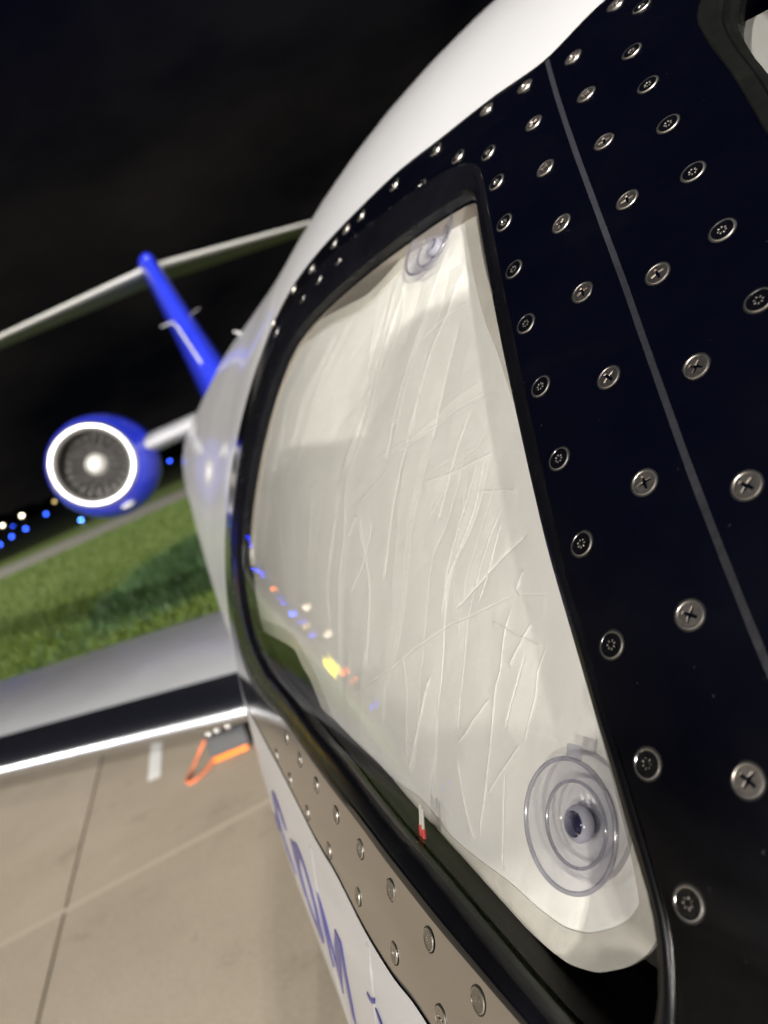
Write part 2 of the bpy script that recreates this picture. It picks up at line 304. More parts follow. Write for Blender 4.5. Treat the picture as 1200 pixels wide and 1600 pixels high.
def noise_node(nt, scale, detail=4, rough=0.5, coord='Object', vec_scale=None):
    tc = nt.nodes.new('ShaderNodeTexCoord')
    n = nt.nodes.new('ShaderNodeTexNoise')
    n.inputs['Scale'].default_value = scale
    n.inputs['Detail'].default_value = detail
    n.inputs['Roughness'].default_value = rough
    src = tc.outputs[coord]
    if vec_scale:
        mp = nt.nodes.new('ShaderNodeMapping')
        mp.inputs['Scale'].default_value = vec_scale
        nt.links.new(src, mp.inputs['Vector']); src = mp.outputs['Vector']
    nt.links.new(src, n.inputs['Vector'])
    return n

def ramp(nt, src, stops):
    r = nt.nodes.new('ShaderNodeValToRGB')
    els = r.color_ramp.elements
    while len(els) < len(stops): els.new(0.5)
    for e, (p, c) in zip(els, stops):
        e.position = p; e.color = (*c, 1) if len(c) == 3 else c
    nt.links.new(src, r.inputs['Fac'])
    return r

def simple_mat(name, col, rough=0.5, metal=0.0, coat=0.0, coat_rough=0.03, var=0.0, vscale=8.0, bump=0.0, bscale=60.0, rvar=0.0, spec=None):
    m, nt, b = new_mat(name)
    b.inputs['Base Color'].default_value = (*col, 1)
    b.inputs['Roughness'].default_value = rough
    b.inputs['Metallic'].default_value = metal
    b.inputs['Coat Weight'].default_value = coat
    b.inputs['Coat Roughness'].default_value = coat_rough
    if spec is not None: b.inputs['Specular IOR Level'].default_value = spec
    if var:
        n = noise_node(nt, vscale, 6, 0.6)
        r = ramp(nt, n.outputs['Fac'], [(0.3, tuple(c * (1 - var) for c in col)), (0.7, tuple(min(1, c * (1 + var)) for c in col))])
        nt.links.new(r.outputs['Color'], b.inputs['Base Color'])
    if rvar:
        n = noise_node(nt, vscale * 1.7, 5, 0.6)
        mr = nt.nodes.new('ShaderNodeMapRange')
        mr.inputs['From Min'].default_value = 0.3; mr.inputs['From Max'].default_value = 0.7
        mr.inputs['To Min'].default_value = max(0.0, rough - rvar); mr.inputs['To Max'].default_value = rough + rvar
        nt.links.new(n.outputs['Fac'], mr.inputs['Value']); nt.links.new(mr.outputs['Result'], b.inputs['Roughness'])
    if bump:
        n = noise_node(nt, bscale, 4, 0.6)
        bp = nt.nodes.new('ShaderNodeBump')
        bp.inputs['Strength'].default_value = bump
        bp.inputs['Distance'].default_value = 0.002
        nt.links.new(n.outputs['Fac'], bp.inputs['Height']); nt.links.new(bp.outputs['Normal'], b.inputs['Normal'])
    return m

def emit_mat(name, col, strength):
    m = bpy.data.materials.new(name); m.use_nodes = True
    nt = m.node_tree; nt.nodes.clear()
    o = nt.nodes.new('ShaderNodeOutputMaterial'); e = nt.nodes.new('ShaderNodeEmission')
    e.inputs['Color'].default_value = (*col, 1); e.inputs['Strength'].default_value = strength
    nt.links.new(e.outputs[0], o.inputs['Surface'])
    return m

def clear_mat(name, tint, edge, f0=0.04, rough=0.0, gain=1.0, milk=0.0, milk_col=(0.7, 0.7, 0.75)):
    """a clear sheet: straight-through tint that deepens at the limb, mirror reflection by Schlick's law"""
    m = bpy.data.materials.new(name); m.use_nodes = True
    nt = m.node_tree; nt.nodes.clear()
    o = nt.nodes.new('ShaderNodeOutputMaterial')
    tr = nt.nodes.new('ShaderNodeBsdfTransparent'); gl = nt.nodes.new('ShaderNodeBsdfGlossy')
    gl.inputs['Roughness'].default_value = rough
    mix = nt.nodes.new('ShaderNodeMixShader')
    ge = nt.nodes.new('ShaderNodeNewGeometry')
    dot = nt.nodes.new('ShaderNodeVectorMath'); dot.operation = 'DOT_PRODUCT'
    ab = nt.nodes.new('ShaderNodeMath'); ab.operation = 'ABSOLUTE'
    sub = nt.nodes.new('ShaderNodeMath'); sub.operation = 'SUBTRACT'; sub.inputs[0].default_value = 1.0
    pw = nt.nodes.new('ShaderNodeMath'); pw.operation = 'POWER'; pw.inputs[1].default_value = 5.0
    ma = nt.nodes.new('ShaderNodeMath'); ma.operation = 'MULTIPLY_ADD'; ma.inputs[1].default_value = (1 - f0) * gain; ma.inputs[2].default_value = f0
    nt.links.new(ge.outputs['Normal'], dot.inputs[0]); nt.links.new(ge.outputs['Incoming'], dot.inputs[1])
    nt.links.new(dot.outputs['Value'], ab.inputs[0]); nt.links.new(ab.outputs[0], sub.inputs[1])
    nt.links.new(sub.outputs[0], pw.inputs[0]); nt.links.new(pw.outputs[0], ma.inputs[0])
    mc = nt.nodes.new('ShaderNodeMixRGB')
    mc.inputs['Color1'].default_value = (*edge, 1); mc.inputs['Color2'].default_value = (*tint, 1)
    pw2 = nt.nodes.new('ShaderNodeMath'); pw2.operation = 'POWER'; pw2.inputs[1].default_value = 0.6
    nt.links.new(ab.outputs[0], pw2.inputs[0]); nt.links.new(pw2.outputs[0], mc.inputs['Fac'])
    nt.links.new(mc.outputs['Color'], tr.inputs['Color'])
    nt.links.new(ma.outputs[0], mix.inputs['Fac'])
    base = tr.outputs[0]
    if milk:
        df = nt.nodes.new('ShaderNodeBsdfDiffuse'); df.inputs['Color'].default_value = (*milk_col, 1)
        m2 = nt.nodes.new('ShaderNodeMixShader'); m2.inputs['Fac'].default_value = milk
        nt.links.new(tr.outputs[0], m2.inputs[1]); nt.links.new(df.outputs[0], m2.inputs[2])
        base = m2.outputs[0]
    nt.links.new(base, mix.inputs[1]); nt.links.new(gl.outputs[0], mix.inputs[2])
    nt.links.new(mix.outputs[0], o.inputs['Surface'])
    return m

MAT = {}
MAT['white_paint'] = simple_mat('white_paint', (0.53, 0.526, 0.54), 0.34, coat=0.4, coat_rough=0.03, var=0.03, vscale=3, rvar=0.06)
MAT['polished'] = simple_mat('polished_metal', (0.60, 0.58, 0.56), 0.13, metal=1.0, rvar=0.03, vscale=14)
def polished_mat():
    m, nt, b = new_mat('polished_metal')
    b.inputs['Base Color'].default_value = (0.60, 0.58, 0.565, 1); b.inputs['Metallic'].default_value = 1.0
    n = noise_node(nt, 11, 6, 0.65); n2 = noise_node(nt, 420, 2, 0.5); n3 = noise_node(nt, 5, 4, 0.6, vec_scale=(1, 1, 6))
    r1 = ramp(nt, n.outputs['Fac'], [(0.3, (0.095,) * 3), (0.75, (0.165,) * 3)])
    r2 = ramp(nt, n2.outputs['Fac'], [(0.745, (0, 0, 0)), (0.80, (0.16,) * 3)])
    r3 = ramp(nt, n3.outputs['Fac'], [(0.58, (0, 0, 0)), (0.80, (0.05,) * 3)])
    a1 = nt.nodes.new('ShaderNodeMath'); a2 = nt.nodes.new('ShaderNodeMath')
    nt.links.new(r1.outputs['Color'], a1.inputs[0]); nt.links.new(r2.outputs['Color'], a1.inputs[1])
    nt.links.new(a1.outputs[0], a2.inputs[0]); nt.links.new(r3.outputs['Color'], a2.inputs[1])
    nt.links.new(a2.outputs[0], b.inputs['Roughness'])
    return m
MAT['polished'] = polished_mat()
MAT['steel_cross'] = simple_mat('cadmium_screw', (0.52, 0.47, 0.42), 0.36, metal=1.0, var=0.18, vscale=600, rvar=0.08)
MAT['steel_ring'] = simple_mat('steel_screw', (0.36, 0.35, 0.33), 0.20, metal=1.0, var=0.15, vscale=600, rvar=0.06)
MAT['screw_rim'] = simple_mat('bright_screw_rim', (0.72, 0.69, 0.65), 0.38, metal=1.0)
MAT['screw_gap_shade'] = simple_mat('countersink_shade', (0.012, 0.011, 0.010), 0.6)  # flat dark ring painted for groove shade, the frame itself is uncut
MAT['rubber'] = simple_mat('black_rubber', (0.0035, 0.0036, 0.005), 0.24, var=0.2, vscale=30, rvar=0.05, spec=0.35)
MAT['sealant'] = simple_mat('grey_sealant', (0.017, 0.017, 0.023), 0.55, var=0.12, vscale=90, bump=0.3, bscale=300)
MAT['dark_sealant'] = simple_mat('dark_sealant', (0.055, 0.052, 0.048), 0.6, var=0.15, vscale=60)
MAT['seal_green'] = simple_mat('greenish_black_seal', (0.004, 0.0045, 0.0038), 0.42, spec=0.25, var=0.5, vscale=25, bump=0.4, bscale=80)
MAT['tail_paint'] = simple_mat('grey_tail_paint', (0.22, 0.22, 0.22), 0.4)
MAT['coaming'] = simple_mat('black_coaming', (0.022, 0.020, 0.018), 0.8)
MAT['trim'] = simple_mat('taupe_trim', (0.55, 0.51, 0.46), 0.7, var=0.1, vscale=12)
MAT['liner'] = simple_mat('brown_liner', (0.46, 0.42, 0.38), 0.6)
MAT['blue_paint'] = simple_mat('blue_paint', (0.026, 0.046, 0.70), 0.30, coat=0.8, coat_rough=0.05, var=0.05, vscale=3)
MAT['letter_blue'] = simple_mat('letter_blue', (0.020, 0.022, 0.26), 0.35, coat=0.4)
MAT['lip'] = simple_mat('satin_lip_metal', (0.86, 0.85, 0.86), 0.42, metal=1.0)
MAT['boot'] = simple_mat('polished_leading_edge', (0.62, 0.63, 0.66), 0.25, metal=1.0)
MAT['tail_edge'] = simple_mat('satin_leading_edge', (0.80, 0.80, 0.78), 0.36, metal=1.0)
MAT['tail_edge_highlight'] = simple_mat('painted_edge_highlight', (0.55, 0.545, 0.52), 0.28, coat=0.5)  # pale base colour stands in for the lamp highlight along the tailplane edge
MAT['wing_paint'] = simple_mat('grey_wing_paint', (0.40, 0.40, 0.42), 0.36, coat=0.25, coat_rough=0.16, var=0.05, vscale=2.5, rvar=0.06)
MAT['duct'] = simple_mat('duct_grey', (0.20, 0.19, 0.18), 0.45, metal=0.4)
MAT['blade'] = simple_mat('fan_blade', (0.11, 0.105, 0.10), 0.5, metal=0.9)
MAT['spinner'] = simple_mat('spinner_grey', (0.62, 0.60, 0.57), 0.45)
MAT['glass'] = clear_mat('window_glass', (0.97, 0.965, 0.955), (0.88, 0.88, 0.86), f0=0.035)
MAT['vinyl'] = clear_mat('clear_vinyl', (0.95, 0.95, 0.97), (0.62, 0.62, 0.74), f0=0.07, rough=0.06, gain=0.8, milk=0.16, milk_col=(0.60, 0.60, 0.68))
MAT['vinyl_rim'] = clear_mat('clear_vinyl_rim', (0.86, 0.86, 0.90), (0.26, 0.26, 0.40), f0=0.12, rough=0.12, gain=1.0, milk=0.14, milk_col=(0.62, 0.62, 0.70))
MAT['vinyl_collar'] = clear_mat('milky_vinyl', (0.75, 0.75, 0.84), (0.25, 0.25, 0.45), f0=0.08, rough=0.06, gain=0.8, milk=0.42, milk_col=(0.72, 0.72, 0.82))
MAT['knob'] = simple_mat('dark_vinyl', (0.018, 0.018, 0.05), 0.18, spec=0.6)

def fabric_mat():
    m, nt, b = new_mat('white_shade_fabric')
    n = noise_node(nt, 9, 6, 0.6)
    r = ramp(nt, n.outputs['Fac'], [(0.3, (0.675, 0.668, 0.655)), (0.7, (0.735, 0.728, 0.713))])
    nt.links.new(r.outputs['Color'], b.inputs['Base Color'])
    b.inputs['Roughness'].default_value = 0.55
    b.inputs['Sheen Weight'].default_value = 0.15
    n2 = noise_node(nt, 160, 5, 0.65)
    n3 = noise_node(nt, 26, 5, 0.6)
    mx = nt.nodes.new('ShaderNodeMath'); mx.operation = 'MULTIPLY_ADD'; mx.inputs[1].default_value = 3.0
    nt.links.new(n3.outputs['Fac'], mx.inputs[0]); nt.links.new(n2.outputs['Fac'], mx.inputs[2])
    bp = nt.nodes.new('ShaderNodeBump'); bp.inputs['Strength'].default_value = 0.30; bp.inputs['Distance'].default_value = 0.0006
    nt.links.new(mx.outputs[0], bp.inputs['Height']); nt.links.new(bp.outputs['Normal'], b.inputs['Normal'])
    return m
MAT['fabric'] = fabric_mat()
MAT['binding'] = simple_mat('greyish_binding', (0.56, 0.54, 0.50), 0.32, var=0.1, vscale=40, bump=0.25, bscale=120, coat=0.5, coat_rough=0.12)
MAT['stitch'] = simple_mat('white_thread', (0.66, 0.64, 0.60), 0.5)

def concrete_mat():
    m, nt, b = new_mat('apron_concrete')
    tc = nt.nodes.new('ShaderNodeTexCoord')
    n1 = noise_node(nt, 0.9, 8, 0.62); n2 = noise_node(nt, 55, 6, 0.7)
    oi = nt.nodes.new('ShaderNodeObjectInfo')
    r = ramp(nt, n1.outputs['Fac'], [(0.25, (0.360, 0.303, 0.232)), (0.5, (0.415, 0.352, 0.272)), (0.75, (0.465, 0.400, 0.315))])
    r2 = ramp(nt, n2.outputs['Fac'], [(0.3, (0.82, 0.82, 0.82)), (0.7, (1.12, 1.12, 1.12))])
    mu = nt.nodes.new('ShaderNodeMixRGB'); mu.blend_type = 'MULTIPLY'; mu.inputs['Fac'].default_value = 1
    nt.links.new(r.outputs['Color'], mu.inputs['Color1']); nt.links.new(r2.outputs['Color'], mu.inputs['Color2'])
    n4 = noise_node(nt, 2.6, 4, 0.75)
    r4 = ramp(nt, n4.outputs['Fac'], [(0.30, (0.80, 0.79, 0.77)), (0.44, (1, 1, 1)), (0.62, (1, 1, 1)), (0.74, (1.08, 1.07, 1.05))])
    mu0 = nt.nodes.new('ShaderNodeMixRGB'); mu0.blend_type = 'MULTIPLY'; mu0.inputs['Fac'].default_value = 1
    nt.links.new(mu.outputs['Color'], mu0.inputs['Color1']); nt.links.new(r4.outputs['Color'], mu0.inputs['Color2'])
    mu = mu0
    mr = nt.nodes.new('ShaderNodeMapRange'); mr.inputs['To Min'].default_value = 0.94; mr.inputs['To Max'].default_value = 1.06
    nt.links.new(oi.outputs['Random'], mr.inputs['Value'])
    mu2 = nt.nodes.new('ShaderNodeMixRGB'); mu2.blend_type = 'MULTIPLY'; mu2.inputs['Fac'].default_value = 1
    nt.links.new(mu.outputs['Color'], mu2.inputs['Color1']); nt.links.new(mr.outputs['Result'], mu2.inputs['Color2'])
    nt.links.new(mu2.outputs['Color'], b.inputs['Base Color'])
    b.inputs['Roughness'].default_value = 0.85
    bp = nt.nodes.new('ShaderNodeBump'); bp.inputs['Strength'].default_value = 0.4; bp.inputs['Distance'].default_value = 0.003
    nt.links.new(n2.outputs['Fac'], bp.inputs['Height']); nt.links.new(bp.outputs['Normal'], b.inputs['Normal'])
    return m
MAT['concrete'] = concrete_mat()
MAT['joint'] = simple_mat('joint_sealer', (0.10, 0.085, 0.07), 0.8)
MAT['joint_pale'] = simple_mat('pale_joint_sealer', (0.47, 0.41, 0.325), 0.8)
MAT['white_mark'] = simple_mat('white_road_paint', (0.88, 0.87, 0.85), 0.6, var=0.08, vscale=20)

def grass_mat():
    m, nt, b = new_mat('grass_green')
    n1 = noise_node(nt, 0.22, 6, 0.65); n2 = noise_node(nt, 3.5, 5, 0.7)
    r = ramp(nt, n1.outputs['Fac'], [(0.3, (0.060, 0.095, 0.008)), (0.7, (0.105, 0.155, 0.013))])
    r2 = ramp(nt, n2.outputs['Fac'], [(0.3, (0.88, 0.88, 0.88)), (0.7, (1.10, 1.10, 1.10))])
    mu = nt.nodes.new('ShaderNodeMixRGB'); mu.blend_type = 'MULTIPLY'; mu.inputs['Fac'].default_value = 1
    nt.links.new(r.outputs['Color'], mu.inputs['Color1']); nt.links.new(r2.outputs['Color'], mu.inputs['Color2'])
    nt.links.new(mu.outputs['Color'], b.inputs['Base Color'])
    b.inputs['Roughness'].default_value = 0.8
    return m
MAT['grass'] = grass_mat()
MAT['blade_green'] = simple_mat('grass_blade', (0.066, 0.106, 0.009), 0.6, var=0.15, vscale=1.5)
MAT['weed_green'] = simple_mat('tall_weed', (0.030, 0.070, 0.017), 0.6, var=0.3, vscale=4)
MAT['asphalt'] = simple_mat('taxiway_asphalt', (0.20, 0.19, 0.16), 0.85, var=0.12, vscale=0.6)
MAT['tree_dark'] = simple_mat('dark_tree_foliage', (0.02, 0.028, 0.014), 0.9)
MAT['tyre'] = simple_mat('tyre_rubber', (0.012, 0.012, 0.013), 0.7, bump=0.4, bscale=60)
MAT['chock'] = simple_mat('chock_rubber', (0.014, 0.014, 0.016), 0.55, var=0.2, vscale=20)
MAT['orange'] = simple_mat('orange_plastic', (0.85, 0.20, 0.015), 0.45)
MAT['rope'] = simple_mat('orange_rope', (0.72, 0.17, 0.06), 0.8, bump=0.6, bscale=400)
MAT['alu'] = simple_mat('bright_aluminium', (0.82, 0.82, 0.82), 0.30, metal=1.0)
MAT['mast'] = simple_mat('galvanised_mast', (0.35, 0.36, 0.37), 0.5, metal=0.7)
MAT['red'] = simple_mat('red_tag', (0.55, 0.012, 0.02), 0.45)

# ------------------------------------------------------------------ the fuselage surface
KN = np.array(KNOTS)
def _spline(y):
    n = len(KN); h = np.diff(KN)
    A = np.zeros((n, n)); B = np.zeros((n, n)); A[0, 0] = A[-1, -1] = 1
    for i in range(1, n - 1):
        A[i, i - 1] = h[i - 1]; A[i, i] = 2 * (h[i - 1] + h[i]); A[i, i + 1] = h[i]
        B[i, i - 1] = 6 / h[i - 1]; B[i, i] = -6 / h[i - 1] - 6 / h[i]; B[i, i + 1] = 6 / h[i]
    return np.linalg.solve(A, B) @ np.array(y)
_S2 = {k: _spline(v) for k, v in (('A', PROFILE_A), ('B', PROFILE_B), ('Z', PROFILE_Z))}
_YV = {'A': np.array(PROFILE_A), 'B': np.array(PROFILE_B), 'Z': np.array(PROFILE_Z)}
def prof(k, x):
    x = np.clip(np.asarray(x, float), KN[0], KN[-1])
    i = np.clip(np.searchsorted(KN, x) - 1, 0, len(KN) - 2)
    h = KN[i + 1] - KN[i]; a = (KN[i + 1] - x) / h; b = (x - KN[i]) / h
    y = _YV[k]; s = _S2[k]
    return a * y[i] + b * y[i + 1] + ((a**3 - a) * s[i] + (b**3 - b) * s[i + 1]) * h**2 / 6
def sect(y):
    y = np.asarray(y, float)
    a, b, z = prof('A', y), prof('B', y), prof('Z', y)
    bl = np.sqrt((z + 1.25)**2 + 0.30**2)
    t = np.clip((-0.6 - y) / 1.75, 0, 0.999)          # nose cone
    k = np.sqrt(1 - t**2)
    a, b, bl = a * k, b * k, bl * k
    z = z - 0.16 * t
    u = np.clip((y - 6.0) / 5.2, 0, 1)                # tail cone
    c = 1 - 0.72 * u**1.6
    a, b, bl = a * c, b * c, bl * c
    z = z + 0.42 * u**1.6
    return a, b, bl, z
def skin(y, phi, off=0.0):
    y, phi = np.broadcast_arrays(np.asarray(y, float), np.asarray(phi, float))
    def pos(y, phi):
        a, b, bl, z = sect(y)
        c, s = np.cos(phi), np.sin(phi)
        bb = np.where(s >= 0, b, bl)
        e = EXPONENT
        r = ((np.abs(c) / a)**e + (np.abs(s) / bb)**e)**(-1 / e)
        return np.stack([AXIS_X - r * c, y, z + r * s + EYE], -1)
    p = pos(y, phi)
    h = 1e-3
    du = (pos(y + h, phi) - pos(y - h, phi)) / (2 * h)
    dv = (pos(y, phi + h) - pos(y, phi - h)) / (2 * h)
    n = np.cross(dv, du)
    n /= np.maximum(np.linalg.norm(n, axis=-1, keepdims=True), 1e-9)
    cen = np.stack([np.full(y.shape, AXIS_X), y, sect(y)[3] + EYE], -1)
    flip = np.sign(np.sum(n * (p - cen), -1, keepdims=True)); flip[flip == 0] = 1
    n = n * flip
    off = np.asarray(off, float)
    if off.ndim: off = off[..., None]
    return p + n * off, n

RS = 0.8     # phi -> arc length for the flat layout (y, s)
def flat(pts): return [(y, p * RS) for y, p in pts]

def cdt(polys, grid, closed=None):
    """constrained triangulation of polygons plus grid points; returns points, triangles"""
    vs, es = [], []
    for i, pl in enumerate(polys):
        b = len(vs); n = len(pl)
        vs += [Vector((float(a), float(c))) for a, c in pl]
        cl = True if closed is None else closed[i]
        es += [(b + k, b + (k + 1) % n) for k in range(n if cl else n - 1)]
    vs += [Vector((float(a), float(c))) for a, c in grid]
    r = delaunay_2d_cdt(vs, es, [], 0, 1e-7)
    return np.array([(v.x, v.y) for v in r[0]]), np.array([list(f) for f in r[2]])

def region_mesh(name, V, T, off, skirt=0.0, off_back=None):
    """surface piece from flat triangles laid on the skin, with an edge of real depth"""
    used = np.unique(T)
    mp = -np.ones(len(V), int); mp[used] = np.arange(len(used))
    T = mp[T]; V = V[used]
    o = off(V) if callable(off) else off
    p, n = skin(V[:, 0], V[:, 1] / RS, o)
    # consistent winding along the outward normal
    a, b, c = p[T[:, 0]], p[T[:, 1]], p[T[:, 2]]
    w = np.sum(np.cross(b - a, c - a) * n[T[:, 0]], 1) < 0
    T[w] = T[w][:, ::-1]
    verts = list(p); norms = list(n); faces = [tuple(t) for t in T]
    if skirt:
        cnt = {}
        for t in T:
            for i in range(3):
                e = (t[i], t[(i + 1) % 3]); k = (min(e), max(e))
                cnt.setdefault(k, []).append(e)
        p2, _ = skin(V[:, 0], V[:, 1] / RS, (o if np.ndim(o) else np.full(len(V), o)) - skirt)
        for k, l in cnt.items():
            if len(l) == 1:
                i, j = l[0]
                t = p[j] - p[i]; nn = np.cross(t, n[i]); nn = nn / max(np.linalg.norm(nn), 1e-9)
                b0 = len(verts)
                verts += [p[i], p[j], p2[j], p2[i]]; norms += [nn] * 4
                faces.append((b0 + 1, b0, b0 + 3, b0 + 2))
    if off_back is not None:
        b0 = len(verts)
        p3, n3 = skin(V[:, 0], V[:, 1] / RS, off_back)
        verts += list(p3); norms += list(-n3)
        faces += [tuple(int(b0 + i) for i in t[::-1]) for t in T]
    faces = [tuple(int(i) for i in f) for f in faces]
    return mesh_py(name, verts, faces, norms)

def grid_pts(x0, x1, y0, y1, step, polys=None, margin=0.0):
    gx = np.arange(x0, x1 + 1e-9, step); gy = np.arange(y0, y1 + 1e-9, step)
    X, Y = np.meshgrid(gx, gy)
    X = X + (np.arange(X.shape[0]) % 2)[:, None] * step * 0.5
    X, Y = X.ravel(), Y.ravel()
    if polys is not None:
        d = np.full(X.shape, 1e9)
        for pl in polys: d = np.minimum(d, seg_dist(X, Y, pl))
        k = d > margin
        X, Y = X[k], Y[k]
    return np.stack([X, Y], 1)

# outlines in the flat layout
go = np.concatenate([resample(flat(s), n=60, smooth=True)[:-1] for s in GASKET_OUT])
gi = np.concatenate([resample(flat(s), n=60, smooth=True)[:-1] for s in GASKET_IN])
frame_out = resample(flat(FRAME), step=0.006, closed=True)
ws_out = resample(flat(WS_OUT), step=0.005, closed=True)
ws_in_raw = resample(flat(WS_IN), step=0.005, closed=True)
def ease_aft(p, n):
    # even out the far aft ends of the outlines
    q = np.array(p, float); acc = np.zeros_like(q); ws = 0.0
    for k in range(-n, n + 1):
        w = math.exp(-2.0 * (k / n) ** 2); acc += w * np.roll(q, k, 0); ws += w
    m = np.clip((q[:, :1] - 0.60) / 0.12, 0, 1)
    return q * (1 - m) + (acc / ws) * m
go, gi = ease_aft(go, 9), ease_aft(gi, 9)
frame_out = ease_aft(frame_out, 16)
def inset(poly, d):
    p = np.array(poly); t = np.roll(p, -1, 0) - np.roll(p, 1, 0)
    t /= np.maximum(np.linalg.norm(t, axis=1, keepdims=True), 1e-9)
    nrm = np.stack([-t[:, 1], t[:, 0]], 1)
    ar = np.sum(p[:, 0] * np.roll(p[:, 1], -1) - np.roll(p[:, 0], -1) * p[:, 1])
    return p + nrm * d * np.sign(ar)
frame_in = inset(frame_out, 0.0028)
seam_c = resample(flat(SEAM), step=0.006)
_kw = np.ones(15) / 15
seam_c = np.stack([np.convolve(np.pad(seam_c[:, k], 7, mode='reflect', reflect_type='odd'), _kw, mode='valid') for k in range(2)], 1)
_t = np.gradient(seam_c, axis=0); _t /= np.linalg.norm(_t, axis=1, keepdims=True)
_nn = np.stack([-_t[:, 1], _t[:, 0]], 1)
seam_w = 0.0015 + np.array([0.00014 * noise.noise(Vector((a * 160, b * 160, 1.0))) for a, b in seam_c])[:, None]
seam_poly = np.concatenate([seam_c + _nn * seam_w, (seam_c - _nn * seam_w)[::-1]])

# ------------------------------------------------------------------ the aircraft
jet = thing('business_jet', (AXIS_X, 3.0, 0.0), 'white business jet with blue tail and engine, polished metal cockpit window frame', 'airplane')

# skin: the whole shell from nose to tail, with the window frame's opening cut out
PHI = np.linspace(-math.pi, math.pi, 121)
rect = [(-0.6, s * RS) for s in PHI] + [(y, math.pi * RS) for y in np.linspace(-0.6, 6.0, 100)[1:]] + \
       [(6.0, s * RS) for s in PHI[::-1][1:]] + [(y, -math.pi * RS) for y in np.linspace(6.0, -0.6, 100)[1:-1]]
gy = np.concatenate([np.arange(-0.56, 1.6, 0.022), np.arange(1.62, 5.97, 0.11)])
G = np.array([(y, s * RS) for y in gy for s in PHI[1:-1]])
G = G[seg_dist(G[:, 0], G[:, 1], frame_out) > 0.008]
V, T = cdt([rect, frame_out], G)
C = V[T].mean(1)
keep = ~in_poly(C[:, 0], C[:, 1], frame_out)
me = region_mesh('fuselage', V, T[keep], 0.0, 0.0)
fuselage = add_obj('fuselage', me, MAT['white_paint'], jet)
# nose and tail cones
def cone_mesh(name, ys, cap):
    Y, F = np.meshgrid(ys, PHI[:-1], indexing='ij')
    p, n = skin(Y, F)
    nv = len(PHI) - 1
    verts = list(p.reshape(-1, 3)); norms = list(n.reshape(-1, 3)); faces = []
    for i in range(len(ys) - 1):
        for k in range(nv):
            k2 = (k + 1) % nv
            q = [i * nv + k, (i + 1) * nv + k, (i + 1) * nv + k2, i * nv + k2]
            a, b, c = [np.array(verts[j]) for j in q[:3]]
            if np.dot(np.cross(b - a, c - a), norms[q[0]]) < 0: q = q[::-1]
            faces.append(tuple(q))
    e = (len(ys) - 1) * nv if cap == 'end' else 0
    faces.append(tuple(range(e, e + nv)))
    return mesh_py(name, verts, faces, norms)
add_obj('nose_cone', cone_mesh('nose_cone', -0.6 - 1.75 * np.sin(np.linspace(0, math.pi / 2 * 0.985, 26)), 'end'), MAT['white_paint'], jet)
add_obj('tail_cone', cone_mesh('tail_cone', np.linspace(6.0, 11.2, 40), 'end'), MAT['white_paint'], jet)

# polished frame in two panels with a sealed seam between, and the sealed gap round the outside
b0 = frame_out.min(0); b1 = frame_out.max(0)
Gf = grid_pts(b0[0], b1[0], b0[1], b1[1], 0.010, [frame_out, go, ws_out, seam_poly], 0.004)
V, T = cdt([frame_out, frame_in, go, ws_out, seam_poly], Gf)
C = V[T].mean(1)
cx, cy = C[:, 0], C[:, 1]
i_fo, i_fi, i_go, i_ws, i_se = [in_poly(cx, cy, p) for p in (frame_out, frame_in, go, ws_out, seam_poly)]
ring = i_fo & ~i_fi
add_obj('edge_sealant', region_mesh('edge_sealant', V, T[ring], -0.0012, 0.003), MAT['dark_sealant'], jet)
plate = i_fi & ~i_go & ~i_ws
# which side of the seam: compare with the seam's y at the same s
so_ = np.argsort(seam_c[:, 1])
ys = np.interp(cy, seam_c[so_, 1], seam_c[so_, 0])
aft_side = cx > ys
side_frame = add_obj('side_window_frame', region_mesh('side_window_frame', V, T[plate & ~i_se & aft_side], 0.0, 0.004), MAT['polished'], jet)
fwd_frame = add_obj('windshield_frame', region_mesh('windshield_frame', V, T[plate & ~i_se & ~aft_side], 0.0, 0.004), MAT['polished'], jet)
add_obj('seam_sealant', region_mesh('seam_sealant', V, T[plate & i_se], lambda v: -0.0002 - 0.0002 * np.array([noise.noise(Vector((a * 90, b * 90, 0))) for a, b in v]), 0.003), MAT['sealant'], jet)

def ring_loft(name, outer, inner, profile):
    n = len(outer); verts, norms, faces = [], [], []
    rows = []
    for u, h in profile:
        q = outer * (1 - u) + inner * u
        p, nn = skin(q[:, 0], q[:, 1] / RS, h)
        rows.append(p)
    R = np.array(rows)
    m = len(profile)
    verts = list(R.reshape(-1, 3))
    for i in range(m - 1):
        for k in range(n):
            k2 = (k + 1) % n
            faces.append((i * n + k, i * n + k2, (i + 1) * n + k2, (i + 1) * n + k))
    me = mesh_py(name, verts, faces)
    bm = bmesh.new(); bm.from_mesh(me)
    bmesh.ops.recalc_face_normals(bm, faces=bm.faces)
    p, nn = skin(outer[0, 0], outer[0, 1] / RS)
    f = bm.faces[:] ; bm.faces.ensure_lookup_table()
    mid = bm.faces[(m // 2) * n]
    if mid.normal.dot(Vector(nn)) < 0: bmesh.ops.reverse_faces(bm, faces=bm.faces)
    bm.to_mesh(me); bm.free()
    for pl in me.polygons: pl.use_smooth = True
    me.set_sharp_from_angle(angle=math.radians(32))
    return me
GASKET_PROFILE = [(0.0, -0.003), (0.0, 0.0003), (0.03, 0.0008), (0.10, 0.0010), (0.34, 0.0010), (0.40, 0.0004), (0.44, 0.0003), (0.80, -0.0006), (0.93, -0.0016), (1.0, -0.0040), (1.0, -0.012)]
gasket = add_obj('window_gasket', ring_loft('window_gasket', go, gi, GASKET_PROFILE), MAT['rubber'], jet)

